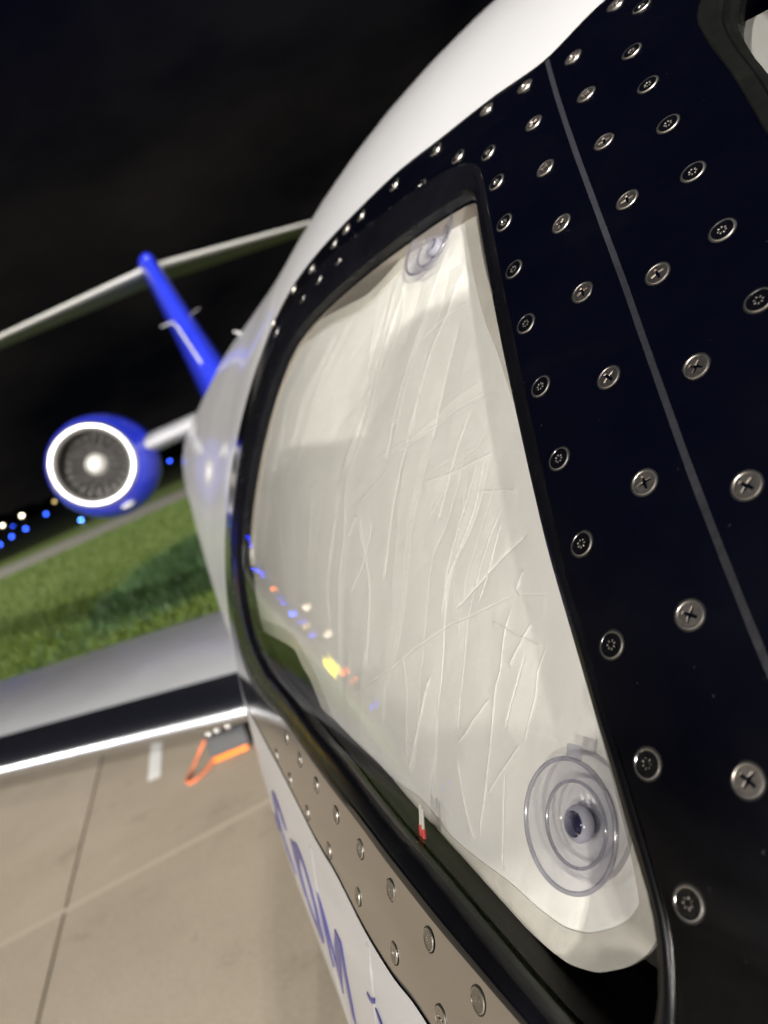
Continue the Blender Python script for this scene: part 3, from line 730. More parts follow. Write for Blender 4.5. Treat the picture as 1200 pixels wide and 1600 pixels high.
# glazing: a pane of real thickness set into the gasket
gl_poly = inset(gi, -0.003)
Gg = grid_pts(gi[:, 0].min(), gi[:, 0].max(), gi[:, 1].min(), gi[:, 1].max(), 0.011, [gl_poly], 0.005)
V, T = cdt([gl_poly], Gg)
C = V[T].mean(1); k = in_poly(C[:, 0], C[:, 1], gl_poly)
pane = add_obj('window_pane', region_mesh('window_pane', V, T[k], -0.0045, 0.006, off_back=-0.0105), MAT['glass'], jet)
# reveal behind the pane and the cabin trim further in
rv = ring_loft('window_reveal', inset(gi, 0.0015), inset(gi, -0.006), [(0.0, -0.0112), (0.4, -0.03), (1.0, -0.061)])
def below_mid(y, s): return s / RS < 0.735 - 0.29 * y
rv_ob = add_obj('window_reveal', rv, MAT['liner'], jet)
rv.materials.append(MAT['coaming'])
nrv = len(gi)
for p in rv.polygons:
    q = gi[p.index % nrv]
    if below_mid(q[0], q[1]): p.material_index = 1
tr_poly = inset(gi, -0.05)[::3]
V, T = cdt([tr_poly], grid_pts(tr_poly[:, 0].min(), tr_poly[:, 0].max(), tr_poly[:, 1].min(), tr_poly[:, 1].max(), 0.03, [tr_poly], 0.01))
C = V[T].mean(1); k = in_poly(C[:, 0], C[:, 1], tr_poly)
lowpart = below_mid(C[:, 0], C[:, 1])
add_obj('cabin_trim', region_mesh('cabin_trim', V, T[k & ~lowpart], -0.062, 0.02), MAT['trim'], jet)
add_obj('panel_coaming', region_mesh('panel_coaming', V, T[k & lowpart], -0.064, 0.02), MAT['coaming'], jet)

# windshield corner that shows at the top: gasket, pane, reveal and trim
ws_in = resample(flat(WS_IN), n=len(ws_out), closed=True)
sh_ = min(range(len(ws_in)), key=lambda s: np.sum((np.roll(ws_in, -s, 0) - ws_out)**2))
ws_in = np.roll(ws_in, -sh_, 0)
add_obj('windshield_gasket', ring_loft('windshield_gasket', ws_out, ws_in, [(0.0, -0.003), (0.0, 0.0004), (0.05, 0.0012), (0.30, 0.0010), (0.55, 0.0002), (0.62, -0.0010), (0.70, -0.0004), (0.86, -0.0008), (0.90, -0.002), (1.0, -0.003), (1.0, -0.012)]), MAT['seal_green'], jet)
wp = inset(ws_in, -0.003)
V, T = cdt([wp], grid_pts(wp[:, 0].min(), wp[:, 0].max(), wp[:, 1].min(), wp[:, 1].max(), 0.015, [wp], 0.007))
C = V[T].mean(1); k = in_poly(C[:, 0], C[:, 1], wp)
add_obj('windshield_pane', region_mesh('windshield_pane', V, T[k], -0.0045, 0.006, off_back=-0.0105), MAT['glass'], jet)
tr_poly = inset(ws_in, -0.05)[::3]
V, T = cdt([tr_poly], grid_pts(tr_poly[:, 0].min(), tr_poly[:, 0].max(), tr_poly[:, 1].min(), tr_poly[:, 1].max(), 0.03, [tr_poly], 0.01))
C = V[T].mean(1); k = in_poly(C[:, 0], C[:, 1], tr_poly)
add_obj('windshield_trim', region_mesh('windshield_trim', V, T[k], -0.060, 0.02), MAT['trim'], jet)

# screws: one mesh of each kind, set flush into the frame
def screw_mesh(name, kind):
    R = 0.0049
    circ = lambda r, n=28: [(r * math.cos(2 * math.pi * k / n), r * math.sin(2 * math.pi * k / n)) for k in range(n)]
    rings = [(R * 1.13, -0.00016), (R * 1.0, -0.00014), (R * 0.965, 0.00026), (R * 0.91, 0.00028), (R * 0.85, 0.00012)]
    polys = [circ(r) for r, h in rings]
    rec = []
    if kind == 'cross':
        a, l = 0.00052, 0.0029
        rec = [[(l, -a), (l, a), (a * 1.4, a * 1.4), (a, l), (-a, l), (-a * 1.4, a * 1.4), (-l, a), (-l, -a), (-a * 1.4, -a * 1.4), (-a, -l), (a, -l), (a * 1.4, -a * 1.4)]]
        depth = 0.0012
    else:
        for k in range(7):
            t = 2 * math.pi * k / 7
            r0, r1, d = 0.00105, 0.00195, 0.17
            rec.append([(r0 * math.cos(t - d), r0 * math.sin(t - d)), (r1 * math.cos(t - d), r1 * math.sin(t - d)), (r1 * math.cos(t + d), r1 * math.sin(t + d)), (r0 * math.cos(t + d), r0 * math.sin(t + d))])
        depth = 0.0006
    V, T = cdt(polys + rec, [(0.0, 0.0)] if kind != 'cross' else [])
    rad = np.hypot(V[:, 0], V[:, 1])
    z = np.interp(rad, [r for r, h in rings[::-1]], [h for r, h in rings[::-1]])
    if kind == 'ring': z = np.where(rad < R * 0.85, 0.00012 - 0.00003 * (1 - (rad / (R * 0.85))**2), z)
    C = V[T].mean(1)
    inside = np.zeros(len(T), bool)
    for r in rec: inside |= in_poly(C[:, 0], C[:, 1], r)
    verts = [(a, b, c) for (a, b), c in zip(V, z)]
    faces = [tuple(int(i) for i in t) for t in T[~inside]]
    base = len(verts)
    verts += [(a * 0.86, b * 0.86, c - depth) for (a, b), c in zip(V, z)]
    faces += [tuple(int(i) + base for i in t) for t in T[inside]]
    cnt = {}
    for t in T[inside]:
        for i in range(3):
            e = (int(t[i]), int(t[(i + 1) % 3])); cnt.setdefault((min(e), max(e)), []).append(e)
    for l in cnt.values():
        if len(l) == 1:
            i, j = l[0]; faces.append((i, j, j + base, i + base))
    me = mesh_py(name, verts, faces)
    bm = bmesh.new(); bm.from_mesh(me)
    bmesh.ops.delete(bm, geom=[v for v in bm.verts if not v.link_faces], context='VERTS')
    bmesh.ops.recalc_face_normals(bm, faces=bm.faces)
    up = sum(f.normal.z * f.calc_area() for f in bm.faces)
    if up < 0: bmesh.ops.reverse_faces(bm, faces=bm.faces)
    bm.to_mesh(me); bm.free()
    for p in me.polygons: p.use_smooth = True
    me.set_sharp_from_angle(angle=math.radians(11))
    me.materials.append(MAT['steel_cross' if kind == 'cross' else 'steel_ring'])
    me.materials.append(MAT['screw_rim']); me.materials.append(MAT['screw_gap_shade'])
    for p in me.polygons:
        rr = math.hypot(p.center.x, p.center.y)
        if rr > R * 1.0: p.material_index = 2
        elif rr > R * 0.905 or (kind == 'ring' and p.center.z < -0.0001): p.material_index = 1
    return me
scr = {1: screw_mesh('cross_head_screw', 'cross'), 0: screw_mesh('ring_head_screw', 'ring')}
seam_at = lambda s: float(np.interp(s, seam_c[so_, 1], seam_c[so_, 0]))
for y, ph, kd in SCREWS:
    p, n = skin(y, ph, 0.0003)
    ob = bpy.data.objects.new('cross_head_screw' if kd else 'ring_head_screw', scr[kd])
    COL.objects.link(ob)
    q = Vector(n).to_track_quat('Z', 'Y')
    tilt = Matrix.Rotation(random.uniform(-0.035, 0.035), 4, 'X') @ Matrix.Rotation(random.uniform(-0.035, 0.035), 4, 'Y')
    ob.matrix_basis = Matrix.Translation(Vector(p)) @ q.to_matrix().to_4x4() @ tilt @ Matrix.Rotation(random.uniform(0, 6.28), 4, 'Z')
    adopt(ob, side_frame if y > seam_at(ph * RS) else fwd_frame)

# raised skin lap on the white panel and the blue lettering below the window
def strip_on_skin(name, pts, wid, off, mat, thick=0.0006):
    c = resample(pts, step=0.004)
    t = np.gradient(c, axis=0); t /= np.linalg.norm(t, axis=1, keepdims=True)
    nn = np.stack([-t[:, 1], t[:, 0]], 1)
    poly = np.concatenate([c + nn * wid / 2, (c - nn * wid / 2)[::-1]])
    V, T = cdt([poly], []); C = V[T].mean(1); k = in_poly(C[:, 0], C[:, 1], poly)
    return add_obj(name, region_mesh(name, V, T[k], off, thick), mat, jet)
strip_on_skin('skin_lap', flat([(0.3835, 0.412), (0.3815, 0.385), (0.381, 0.35), (0.382, 0.30), (0.386, 0.22), (0.39, 0.1)]), 0.004, 0.0003, MAT['white_paint'])
strip_on_skin('skin_lap', flat([(0.517, 0.356), (0.5175, 0.33), (0.519, 0.29), (0.52, 0.2), (0.52, 0.1)]), 0.004, 0.0003, MAT['white_paint'])
def letter(poly_list, holes=()):
    polys = [np.array(flat(p)) for p in poly_list]
    hs = [np.array(flat(p)) for p in holes]
    al = np.concatenate(polys)
    V, T = cdt(polys + hs, grid_pts(al[:, 0].min(), al[:, 0].max(), al[:, 1].min(), al[:, 1].max(), 0.012))
    C = V[T].mean(1); k = np.zeros(len(T), bool)
    for p in polys: k |= in_poly(C[:, 0], C[:, 1], p)
    for p in hs: k &= ~in_poly(C[:, 0], C[:, 1], p)
    add_obj('letter', region_mesh('letter', V, T[k], 0.0005, 0.0006), MAT['letter_blue'], fuselage)
def ell(cy, cp, ry, rp, tilt, n=36, a0=0, a1=2 * math.pi):
    out = []
    for k in range(n):
        a = a0 + (a1 - a0) * k / (n if abs(a1 - a0 - 2 * math.pi) < 1e-6 else n - 1)
        u, v = ry * math.cos(a), rp * math.sin(a)
        out.append((cy + u * math.cos(tilt) - v * math.sin(tilt) * 0.8, cp + v * math.cos(tilt) + u * math.sin(tilt) / 0.8))
    return out
for pl in LETTER_POLYS: letter([pl])
letter([ell(0.571, 0.262, 0.034, 0.043, 0.25)], [ell(0.571, 0.262, 0.0195, 0.033, 0.25)])
letter([ell(0.658, 0.250, 0.034, 0.042, 0.25, 30, 0.9 - math.pi, 5.4 - math.pi) + ell(0.658, 0.250, 0.018, 0.030, 0.25, 30, 5.2 - math.pi, 1.1 - math.pi)])
letter([ell(0.716, 0.214, 0.008, 0.011, 0.0, 12)])

# antenna on the crown
bm = bmesh.new()
bm_tube(bm, [P3(2.25, 0.31, 0.23), P3(2.27, 0.298, 0.246), P3(2.29, 0.292, 0.254)], [0.005, 0.004, 0.0025], 10)
add_obj('blade_antenna', bm_mesh('blade_antenna', bm, 40), MAT['white_paint'], jet)

# wing: airfoil sections from the root outboard
def airfoil(n=22, t=0.125):
    xs = (1 - np.cos(np.linspace(0, math.pi, n))) / 2
    yt = 5 * t * (0.2969 * np.sqrt(xs) - 0.1260 * xs - 0.3516 * xs**2 + 0.2843 * xs**3 - 0.1036 * xs**4)
    up = [(x, y) for x, y in zip(xs, yt)]
    lo = [(x, -y * 0.75) for x, y in zip(xs, yt)]
    return up, lo
def lifting_surface(secs, x_from, x_to, t=0.125, vertical=False, lead=False):
    """secs: list of (span position vector of LE, chord). Returns verts/faces of the part between chord fractions"""
    up, lo = airfoil(28, t)
    upx = [p for p in up if x_from - 1e-6 <= p[0] <= x_to + 1e-6]; lox = [p for p in lo if x_from - 1e-6 <= p[0] <= x_to + 1e-6]
    loop = upx[::-1] + (lox[1:] if x_from <= 1e-6 else lox)
    verts, faces = [], []
    for le, ch in secs:
        for x, y in loop:
            if vertical: verts.append(Vector(le) + Vector((y * ch, x * ch, 0)))
            else: verts.append(Vector(le) + Vector((0, x * ch, y * ch)))
    m = len(loop)
    for i in range(len(secs) - 1):
        for k in range(m - 1):
            faces.append((i * m + k, i * m + k + 1, (i + 1) * m + k + 1, (i + 1) * m + k))
        if x_from > 1e-6 and not lead:
            faces.append((i * m + m - 1, i * m, (i + 1) * m, (i + 1) * m + m - 1)) if False else None
    faces.append(tuple(range((len(secs) - 1) * m, len(secs) * m)))
    faces.append(tuple(range(m))[::-1])
    return verts, faces
def surf_obj(name, secs, a, b, mat, t, vertical, parent):
    v, f = lifting_surface(secs, a, b, t, vertical)
    me = mesh_py(name, v, f)
    bm = bmesh.new(); bm.from_mesh(me); 
    me2 = bm_mesh(name, bm, 35)
    bpy.data.meshes.remove(me)
    return add_obj(name, me2, mat, parent)
wing_secs = []
for lat in np.linspace(0.45, -6.2, 14):
    d = -0.17 - lat
    wing_secs.append((P3(3.10 + 0.50 * d, lat, -1.085 + 0.077 * d), 2.15 - 0.19 * d))
surf_obj('wing', wing_secs, 0.115, 1.0, MAT['wing_paint'], 0.13, False, jet)
surf_obj('wing_leading_edge', wing_secs, 0.0, 0.12, MAT['boot'], 0.131, False, jet)

# engine: nacelle, polished lip, duct, fan, spinner
EC = P3(7.22, -0.70, 0.19)
MY = Matrix(((1, 0, 0, EC.x), (0, 0, 1, EC.y), (0, -1, 0, EC.z), (0, 0, 0, 1)))     # local Z -> +Y
bm = bmesh.new()
bm_lathe(bm, [(0.384, 0.035), (0.418, 0.10), (0.464, 0.26), (0.496, 0.48), (0.502, 0.75), (0.490, 1.15), (0.445, 1.65), (0.37, 2.05), (0.345, 2.15), (0.335, 2.15), (0.33, 1.9), (0.2, 1.85), (0.0, 1.85)], 72, MY)
for v in bm.verts:
    u = min(1.0, max(0.0, (v.co.y - EC.y - 0.035) / 0.45)); v.co += Vector((0.055 * u, 0, -0.045 * u))
add_obj('nacelle', bm_mesh('nacelle', bm, 40), MAT['blue_paint'], jet)
bm = bmesh.new()
bm_lathe(bm, [(0.384, 0.036), (0.375, 0.008), (0.361, -0.012), (0.346, -0.018), (0.330, -0.010), (0.319, 0.012), (0.313, 0.045), (0.311, 0.075)], 72, MY)
add_obj('intake_lip', bm_mesh('intake_lip', bm, 60), MAT['lip'], jet)
bm = bmesh.new()
bm_lathe(bm, [(0.311, 0.075), (0.308, 0.14), (0.308, 0.34), (0.306, 0.60), (0.0, 0.60)], 64, MY)
add_obj('intake_duct', bm_mesh('intake_duct', bm, 50), MAT['duct'], jet)
bm = bmesh.new()
bm_lathe(bm, [(0.0, 0.215), (0.03, 0.225), (0.066, 0.262), (0.094, 0.31), (0.104, 0.36), (0.104, 0.44)], 40, MY)
add_obj('spinner', bm_mesh('spinner', bm, 50), MAT['spinner'], jet)
bm = bmesh.new()
prev = None
for i in range(7):
    r = 0.09 + 0.214 * i / 6
    a = math.radians(28 + 30 * i / 6); c = 0.030 + 0.018 * i / 6
    p1 = Vector((r, -c * math.sin(a), 0.36 - c * math.cos(a))); p2 = Vector((r, c * math.sin(a), 0.36 + c * math.cos(a)))
    row = [bm.verts.new(p1), bm.verts.new(p2)]
    row2 = [bm.verts.new(p1 + Vector((0, 0.004, 0))), bm.verts.new(p2 + Vector((0, 0.004, 0)))]
    if prev:
        bm.faces.new((prev[0], prev[1], row[1], row[0])); bm.faces.new((prev[2], row2[0], row2[1], prev[3]))
        bm.faces.new((prev[0], row[0], row2[0], prev[2])); bm.faces.new((prev[1], prev[3], row2[1], row[1]))
    prev = row + row2
blade_me = bm_mesh('fan_blade', bm, 40)
for k in range(22):
    bo = add_obj('fan_blade', blade_me, MAT['blade'], None)
    bo.matrix_basis = MY @ Matrix.Rotation(2 * math.pi * k / 22, 4, 'Z')
    adopt(bo, jet)
# small pale fittings on the nacelle and the white pylon
bm = bmesh.new()
bmesh.ops.create_uvsphere(bm, u_segments=20, v_segments=12, radius=1.0)
for v in bm.verts: v.co = Vector((EC.x + 0.10 + v.co.x * 0.075, EC.y + 0.22 + v.co.y * 0.09, EC.z - 0.445 + v.co.z * 0.035))
add_obj('nacelle_drain_fairing', bm_mesh('nacelle_drain_fairing', bm, 60), MAT['white_paint'], jet)
pyl = []
for f, yy, ch, zz in ((0.0, 7.42, 1.5, 0.165), (1.0, 7.50, 1.5, 0.165)):
    pyl.append((P3(yy, -0.30 + f * 0.62, zz + 0.02 * f), ch))
surf_obj('engine_pylon', pyl, 0.0, 1.0, MAT['wing_paint'], 0.145, False, jet)

# fin, stabiliser
fin_secs = []
for k in np.linspace(0, 1, 8):
    fin_secs.append((P3(8.05 + 2.9 * k**0.85, AXIS_X, 0.28 + 2.22 * k), 3.0 - 1.55 * k**0.7))
surf_obj('tail_fin', fin_secs, 0.0, 1.0, MAT['blue_paint'], 0.19, True, jet)
bm = bmesh.new()
bm_lathe(bm, [(0.0, 0.0), (0.05, 0.05), (0.095, 0.14), (0.13, 0.34), (0.14, 0.9), (0.08, 1.4), (0.0, 1.7)], 24, Matrix(((1, 0, 0, AXIS_X), (0, 0, 1, 10.85), (0, -1, 0, EYE + 2.50), (0, 0, 0, 1))))
add_obj('tail_bullet', bm_mesh('tail_bullet', bm, 50), MAT['blue_paint'], jet)
for sgn, nm in ((-1, 'stabiliser'), (1, 'stabiliser')):
    secs = []
    for k in np.linspace(0, 1, 8):
        secs.append((P3(11.2 + 1.02 * k, AXIS_X + sgn * (0.05 + 2.85 * k), 2.45), 1.25 - 0.55 * k))
    surf_obj('stabiliser', secs, 0.055, 1.0, MAT['tail_paint'], 0.12, False, jet)
    surf_obj('stabiliser_leading_edge', secs, 0.0, 0.06, MAT['tail_edge_highlight'], 0.122, False, jet)
bm = bmesh.new()
bm_tube(bm, [P3(9.18, 0.44, 1.36), P3(9.30, 0.58, 1.38), P3(9.34, 0.62, 1.30), P3(9.0, 0.66, 0.85), P3(8.7, 0.68, 0.45), P3(8.6, 0.69, 0.30)], [0.008, 0.014, 0.016, 0.014, 0.013, 0.012], 10)
add_obj('dorsal_air_pipe', bm_mesh('dorsal_air_pipe', bm, 50), MAT['white_paint'], jet)
bm = bmesh.new()
bm_tube(bm, [P3(9.9, 0.82, 1.46), P3(9.8, 0.92, 1.48), P3(9.75, 0.98, 1.485)], [0.012, 0.012, 0.008], 8)
add_obj('fin_probe', bm_mesh('fin_probe', bm, 50), MAT['duct'], jet)

# main wheel behind the chock
bm = bmesh.new()
WM = Matrix.Translation(P3(5.25, -0.30, -1.68)) @ Matrix.Rotation(math.radians(90), 4, 'Y')
bm_lathe(bm, [(0.12, -0.075), (0.17, -0.085), (0.205, -0.07), (0.22, -0.035), (0.22, 0.035), (0.205, 0.07), (0.17, 0.085), (0.12, 0.075)], 36, WM, close=True)
wheel = add_obj('main_wheel', bm_mesh('main_wheel', bm, 40), MAT['tyre'], jet)
bm = bmesh.new()
bm_lathe(bm, [(0.0, -0.06), (0.06, -0.065), (0.115, -0.05), (0.125, -0.07), (0.125, 0.07), (0.0, 0.06)], 28, WM)
add_obj('wheel_hub', bm_mesh('wheel_hub', bm, 40), MAT['alu'], wheel)
bm = bmesh.new()
bm_tube(bm, [P3(5.30, -0.18, -1.68), P3(5.28, -0.12, -1.3), P3(5.25, -0.10, -0.95)], 0.035, 12)
bm_tube(bm, [P3(5.27, -0.34, -1.68), P3(5.27, -0.16, -1.66)], 0.03, 12)
add_obj('gear_leg', bm_mesh('gear_leg', bm, 40), MAT['alu'], jet)

# nose gear, under the cockpit
bm = bmesh.new()
bm_tube(bm, [(AXIS_X, -0.75, 0.28), (AXIS_X, -0.78, 0.75)], 0.045, 14)
bm_tube(bm, [(AXIS_X - 0.12, -0.74, 0.21), (AXIS_X + 0.12, -0.74, 0.21)], 0.03, 12)
bm_tube(bm, [(AXIS_X, -0.74, 0.21), (AXIS_X, -0.75, 0.30)], 0.04, 12)
ng = add_obj('nose_gear', bm_mesh('nose_gear', bm, 40), MAT['alu'], jet)
for sx_ in (-0.10, 0.10):
    bm = bmesh.new()
    bm_lathe(bm, [(0.0, -0.03), (0.10, -0.035), (0.13, -0.055), (0.185, -0.05), (0.21, -0.02), (0.21, 0.02), (0.185, 0.05), (0.13, 0.055), (0.10, 0.035), (0.0, 0.03)], 32, Matrix.Translation((AXIS_X + sx_, -0.74, 0.21)) @ Matrix.Rotation(math.radians(90), 4, 'Y'))
    add_obj('nose_wheel', bm_mesh('nose_wheel', bm, 40), MAT['tyre'], ng)

# ------------------------------------------------------------------ sunshade behind the glass
shade_poly = resample(flat(SHADE), step=0.003, closed=True)
st = SHADE_STEP
rng = np.random.RandomState(3)
extra = []
for rep in range(2):
    for cr in CREASES[:22]:
        if len(cr) >= 3 and rng.uniform() < 0.85:
            d0, d1 = rng.uniform(-0.024, 0.024), rng.uniform(-0.024, 0.024)
            extra.append([(y_ + d0 + (d1 - d0) * q_ / len(cr), p_ + rng.uniform(-0.003, 0.003)) for q_, (y_, p_) in enumerate(cr)])
lines = []
hem_poly = inset(shade_poly, 0.0105)
for i, cr in enumerate(CREASES + extra):
    c = resample(flat(cr), step=0.0009)
    ctrl = np.linspace(0, len(c) - 1, max(3, len(c) // 9))
    c = c + np.stack([np.interp(np.arange(len(c)), ctrl, rng.uniform(-0.00035, 0.00035, len(ctrl))) for _ in range(2)], 1)
    k = in_poly(c[:, 0], c[:, 1], shade_poly) & (seg_dist(c[:, 0], c[:, 1], shade_poly) > 0.003)
    c = c[k]
    if len(c) > 8: lines.append((c, i >= len(CREASES)))
rows = []
for c, ex_ in lines:
    t = np.gradient(c, axis=0); t /= np.maximum(np.linalg.norm(t, axis=1, keepdims=True), 1e-9)
    nn = np.stack([-t[:, 1], t[:, 0]], 1)
    for u in (-0.0007, -0.00026, 0.0, 0.00026, 0.0007): rows.append(c + nn * u)
rows = np.concatenate(rows)
Gs = grid_pts(shade_poly[:, 0].min(), shade_poly[:, 0].max(), shade_poly[:, 1].min(), shade_poly[:, 1].max(), st)
Gs = np.concatenate([Gs, rows])
Gs = Gs[in_poly(Gs[:, 0], Gs[:, 1], shade_poly)]
Gs = Gs[seg_dist(Gs[:, 0], Gs[:, 1], shade_poly) > 0.0008]
Gs = Gs[seg_dist(Gs[:, 0], Gs[:, 1], hem_poly) > 0.0004]
V, T = cdt([shade_poly, hem_poly], Gs)
C = V[T].mean(1); T = T[in_poly(C[:, 0], C[:, 1], shade_poly)]
edge_d = seg_dist(V[:, 0], V[:, 1], shade_poly)
hgt = np.zeros(len(V))
cell = 0.02
buckets = {}
for idx, (a, b) in enumerate(V): buckets.setdefault((int(a / cell), int(b / cell)), []).append(idx)
for i, (c, ex_) in enumerate(lines):
    keys = {(int(a / cell) + u, int(b / cell) + v) for a, b in c for u in (-1, 0, 1) for v in (-1, 0, 1)}
    k = np.array(sorted(j for q in keys for j in buckets.get(q, [])))
    best = np.full(len(k), 1e9); side = np.zeros(len(k)); par = np.zeros(len(k))
    cc = c[::3] if len(c) > 12 else c
    for j in range(len(cc) - 1):
        a, b = cc[j], cc[j + 1]; dd = b - a; L = max(dd @ dd, 1e-14)
        t = np.clip(((V[k, 0] - a[0]) * dd[0] + (V[k, 1] - a[1]) * dd[1]) / L, 0, 1)
        ex = V[k, 0] - a[0] - t * dd[0]; ey = V[k, 1] - a[1] - t * dd[1]
        d = np.hypot(ex, ey); m = d < best
        best[m] = d[m]; side[m] = np.sign(dd[0] * ey - dd[1] * ex)[m]; par[m] = (j + t[m]) / (len(cc) - 1)
    fade = np.clip(np.minimum(par, 1 - par) * 12, 0, 1) * (0.55 if ex_ else 1.0)
    amp = rng.choice([-1, 1, 1]) * rng.uniform(0.00026, 0.00042)
    tilt = rng.choice([-1, 1]) * rng.uniform(0.00028, 0.00080)
    hgt[k] += fade * (amp * np.exp(-(best / 0.00028)**2) + tilt * np.exp(-best / 0.0055) + (0.0008 * np.exp(-(best / 0.0045)**2) if i < 5 else 0))
# soft facets of the crumpled cloth
for s, a in ((14.0, 0.0016), (34.0, 0.0007), (90.0, 0.00016)):
    hgt += np.array([(abs(noise.noise(Vector((p[0] * s + 3.1, p[1] * s * 0.7, s)))) - 0.25) * a for p in V])
hgt *= np.clip(edge_d / 0.008, 0.25, 1)
hgt += -0.0005 * np.exp(-((edge_d - 0.0105) / 0.0011)**2)          # stitched groove inside the hem
def shade_off(y):
    t = np.clip((np.asarray(y) - 0.36) / 0.30, 0, 1); t = t * t * (3 - 2 * t)
    return -(0.026 - 0.0115 * t)
base_off = shade_off(V[:, 0]) + hgt * (0.75 + 0.25 * np.clip((0.62 - V[:, 0]) / 0.2, 0, 1))
VC = V[T].mean(1)
hem = ~in_poly(VC[:, 0], VC[:, 1], hem_poly)
shade = thing('window_sunshade', P3(0.42, 0.15, -0.28), 'creased white fabric sunshade held inside the cockpit side window', 'sunshade')
def shade_piece(name, TT, mat, extra):
    used = np.unique(TT); mp = -np.ones(len(V), int); mp[used] = np.arange(len(used))
    v = V[used]; t = mp[TT]
    front, n = skin(v[:, 0], v[:, 1] / RS, base_off[used] + extra)
    back, _ = skin(v[:, 0], v[:, 1] / RS, base_off[used] - 0.0012)
    a, b, c = front[t[:, 0]], front[t[:, 1]], front[t[:, 2]]
    w = np.sum(np.cross(b - a, c - a) * n[t[:, 0]], 1) < 0
    t[w] = t[w][:, ::-1]
    nv = len(front)
    faces = [tuple(int(i) for i in f) for f in t] + [tuple(int(i) + nv for i in f[::-1]) for f in t]
    cnt = {}
    for f in t:
        for i in range(3):
            e = (int(f[i]), int(f[(i + 1) % 3])); cnt.setdefault((min(e), max(e)), []).append(e)
    for l in cnt.values():
        if len(l) == 1:
            i, j = l[0]; faces.append((j, i, i + nv, j + nv))
    me = mesh_py(name, np.concatenate([front, back]), faces)
    for p in me.polygons: p.use_smooth = True
    me.set_sharp_from_angle(angle=math.radians(60))
    return add_obj(name, me, mat, shade)
shade_piece('fabric', T[~hem], MAT['fabric'], 0.0)
hem_ob = shade_piece('edge_binding', T[hem], MAT['binding'], 0.0006)
# stitches along the inner line of the binding
sp_ = inset(shade_poly, 0.0100)
sp_ = resample(sp_, step=0.0042, closed=True, smooth=False)
sv, sf = [], []
for i in range(len(sp_)):
    if sp_[i][1] < 0.58: continue
    a = sp_[i]; b = sp_[(i + 1) % len(sp_)]; m = a * 0.78 + b * 0.22; e = a * 0.22 + b * 0.78
    t = (b - a) / max(np.linalg.norm(b - a), 1e-9); nn = np.array([-t[1], t[0]]) * 0.00020
    q = [m + nn, e + nn, e - nn, m - nn]
    p0, _ = skin(np.array([x[0] for x in q]), np.array([x[1] for x in q]) / RS, shade_off([x[0] for x in q]) - 0.0007)
    p1, _ = skin(np.array([x[0] for x in q]), np.array([x[1] for x in q]) / RS, shade_off([x[0] for x in q]) + 0.0004)
    b0_ = len(sv); sv += list(p0) + list(p1)
    sf += [(b0_ + 4, b0_ + 5, b0_ + 6, b0_ + 7)] + [(b0_ + k, b0_ + (k + 1) % 4, b0_ + 4 + (k + 1) % 4, b0_ + 4 + k) for k in range(4)]
so = add_obj('stitching', mesh_py('stitching', sv, sf), MAT['stitch'], shade)
so['kind'] = 'stuff'

# suction cups: bell with stepped rings, a stem with a dark head, and a pull tab
def suction_cup(y, ph, spin):
    p, n = skin(y, ph, -0.0112)
    rot = Vector(-n).to_track_quat('Z', 'Y').to_matrix().to_4x4()
    m = Matrix.Translation(Vector(p)) @ rot @ Matrix.Rotation(spin, 4, 'Z') @ Matrix.Scale(1.07, 4)
    bm = bmesh.new()
    bm_lathe(bm, [(0.0212, 0.0007), (0.0185, 0.0022), (0.0170, 0.0028), (0.0152, 0.0040), (0.0138, 0.0046), (0.0120, 0.0058), (0.0095, 0.0070), (0.0068, 0.0080), (0.0056, 0.0095), (0.0, 0.0098)], 72, m)
    cup = add_obj('suction_cup', bm_mesh('suction_cup', bm, 70), MAT['vinyl'], shade)
    bm = bmesh.new()
    for R, h, r in ((0.0217, 0.0012, 0.00085), (0.0142, 0.0046, 0.00065)):
        bm_lathe(bm, [(R + r * math.cos(a), h + r * math.sin(a)) for a in np.linspace(0, 2 * math.pi, 10, endpoint=False)], 72, m, close=True)
    add_obj('cup_rim', bm_mesh('cup_rim', bm, 70), MAT['vinyl_rim'], cup)
    bm = bmesh.new()
    bm_lathe(bm, [(0.0044, 0.0036), (0.0056, 0.0044), (0.0064, 0.0060), (0.0062, 0.0076), (0.0054, 0.0084), (0.0046, 0.0080)], 40, m, close=True)
    add_obj('cup_collar', bm_mesh('cup_collar', bm, 70), MAT['vinyl_collar'], cup)
    bm = bmesh.new()
    bm_lathe(bm, [(0.0, 0.0052), (0.0022, 0.0055), (0.0036, 0.0066), (0.0042, 0.0085), (0.0036, 0.0120), (0.0032, 0.0135), (0.0, 0.0140)], 32, m)
    add_obj('cup_knob', bm_mesh('cup_knob', bm, 70), MAT['knob'], cup)
    bm = bmesh.new()
    bm_box(bm, (0.0, 0.0243, 0.0012), (0.0066, 0.0052, 0.0013), None, 0.0004)
    for v in bm.verts: v.co = m @ v.co
    add_obj('cup_tab', bm_mesh('cup_tab', bm, 40), MAT['vinyl'], cup)
for (y, ph), spn in zip(CUPS, CUP_SPIN): suction_cup(y, ph, spn)
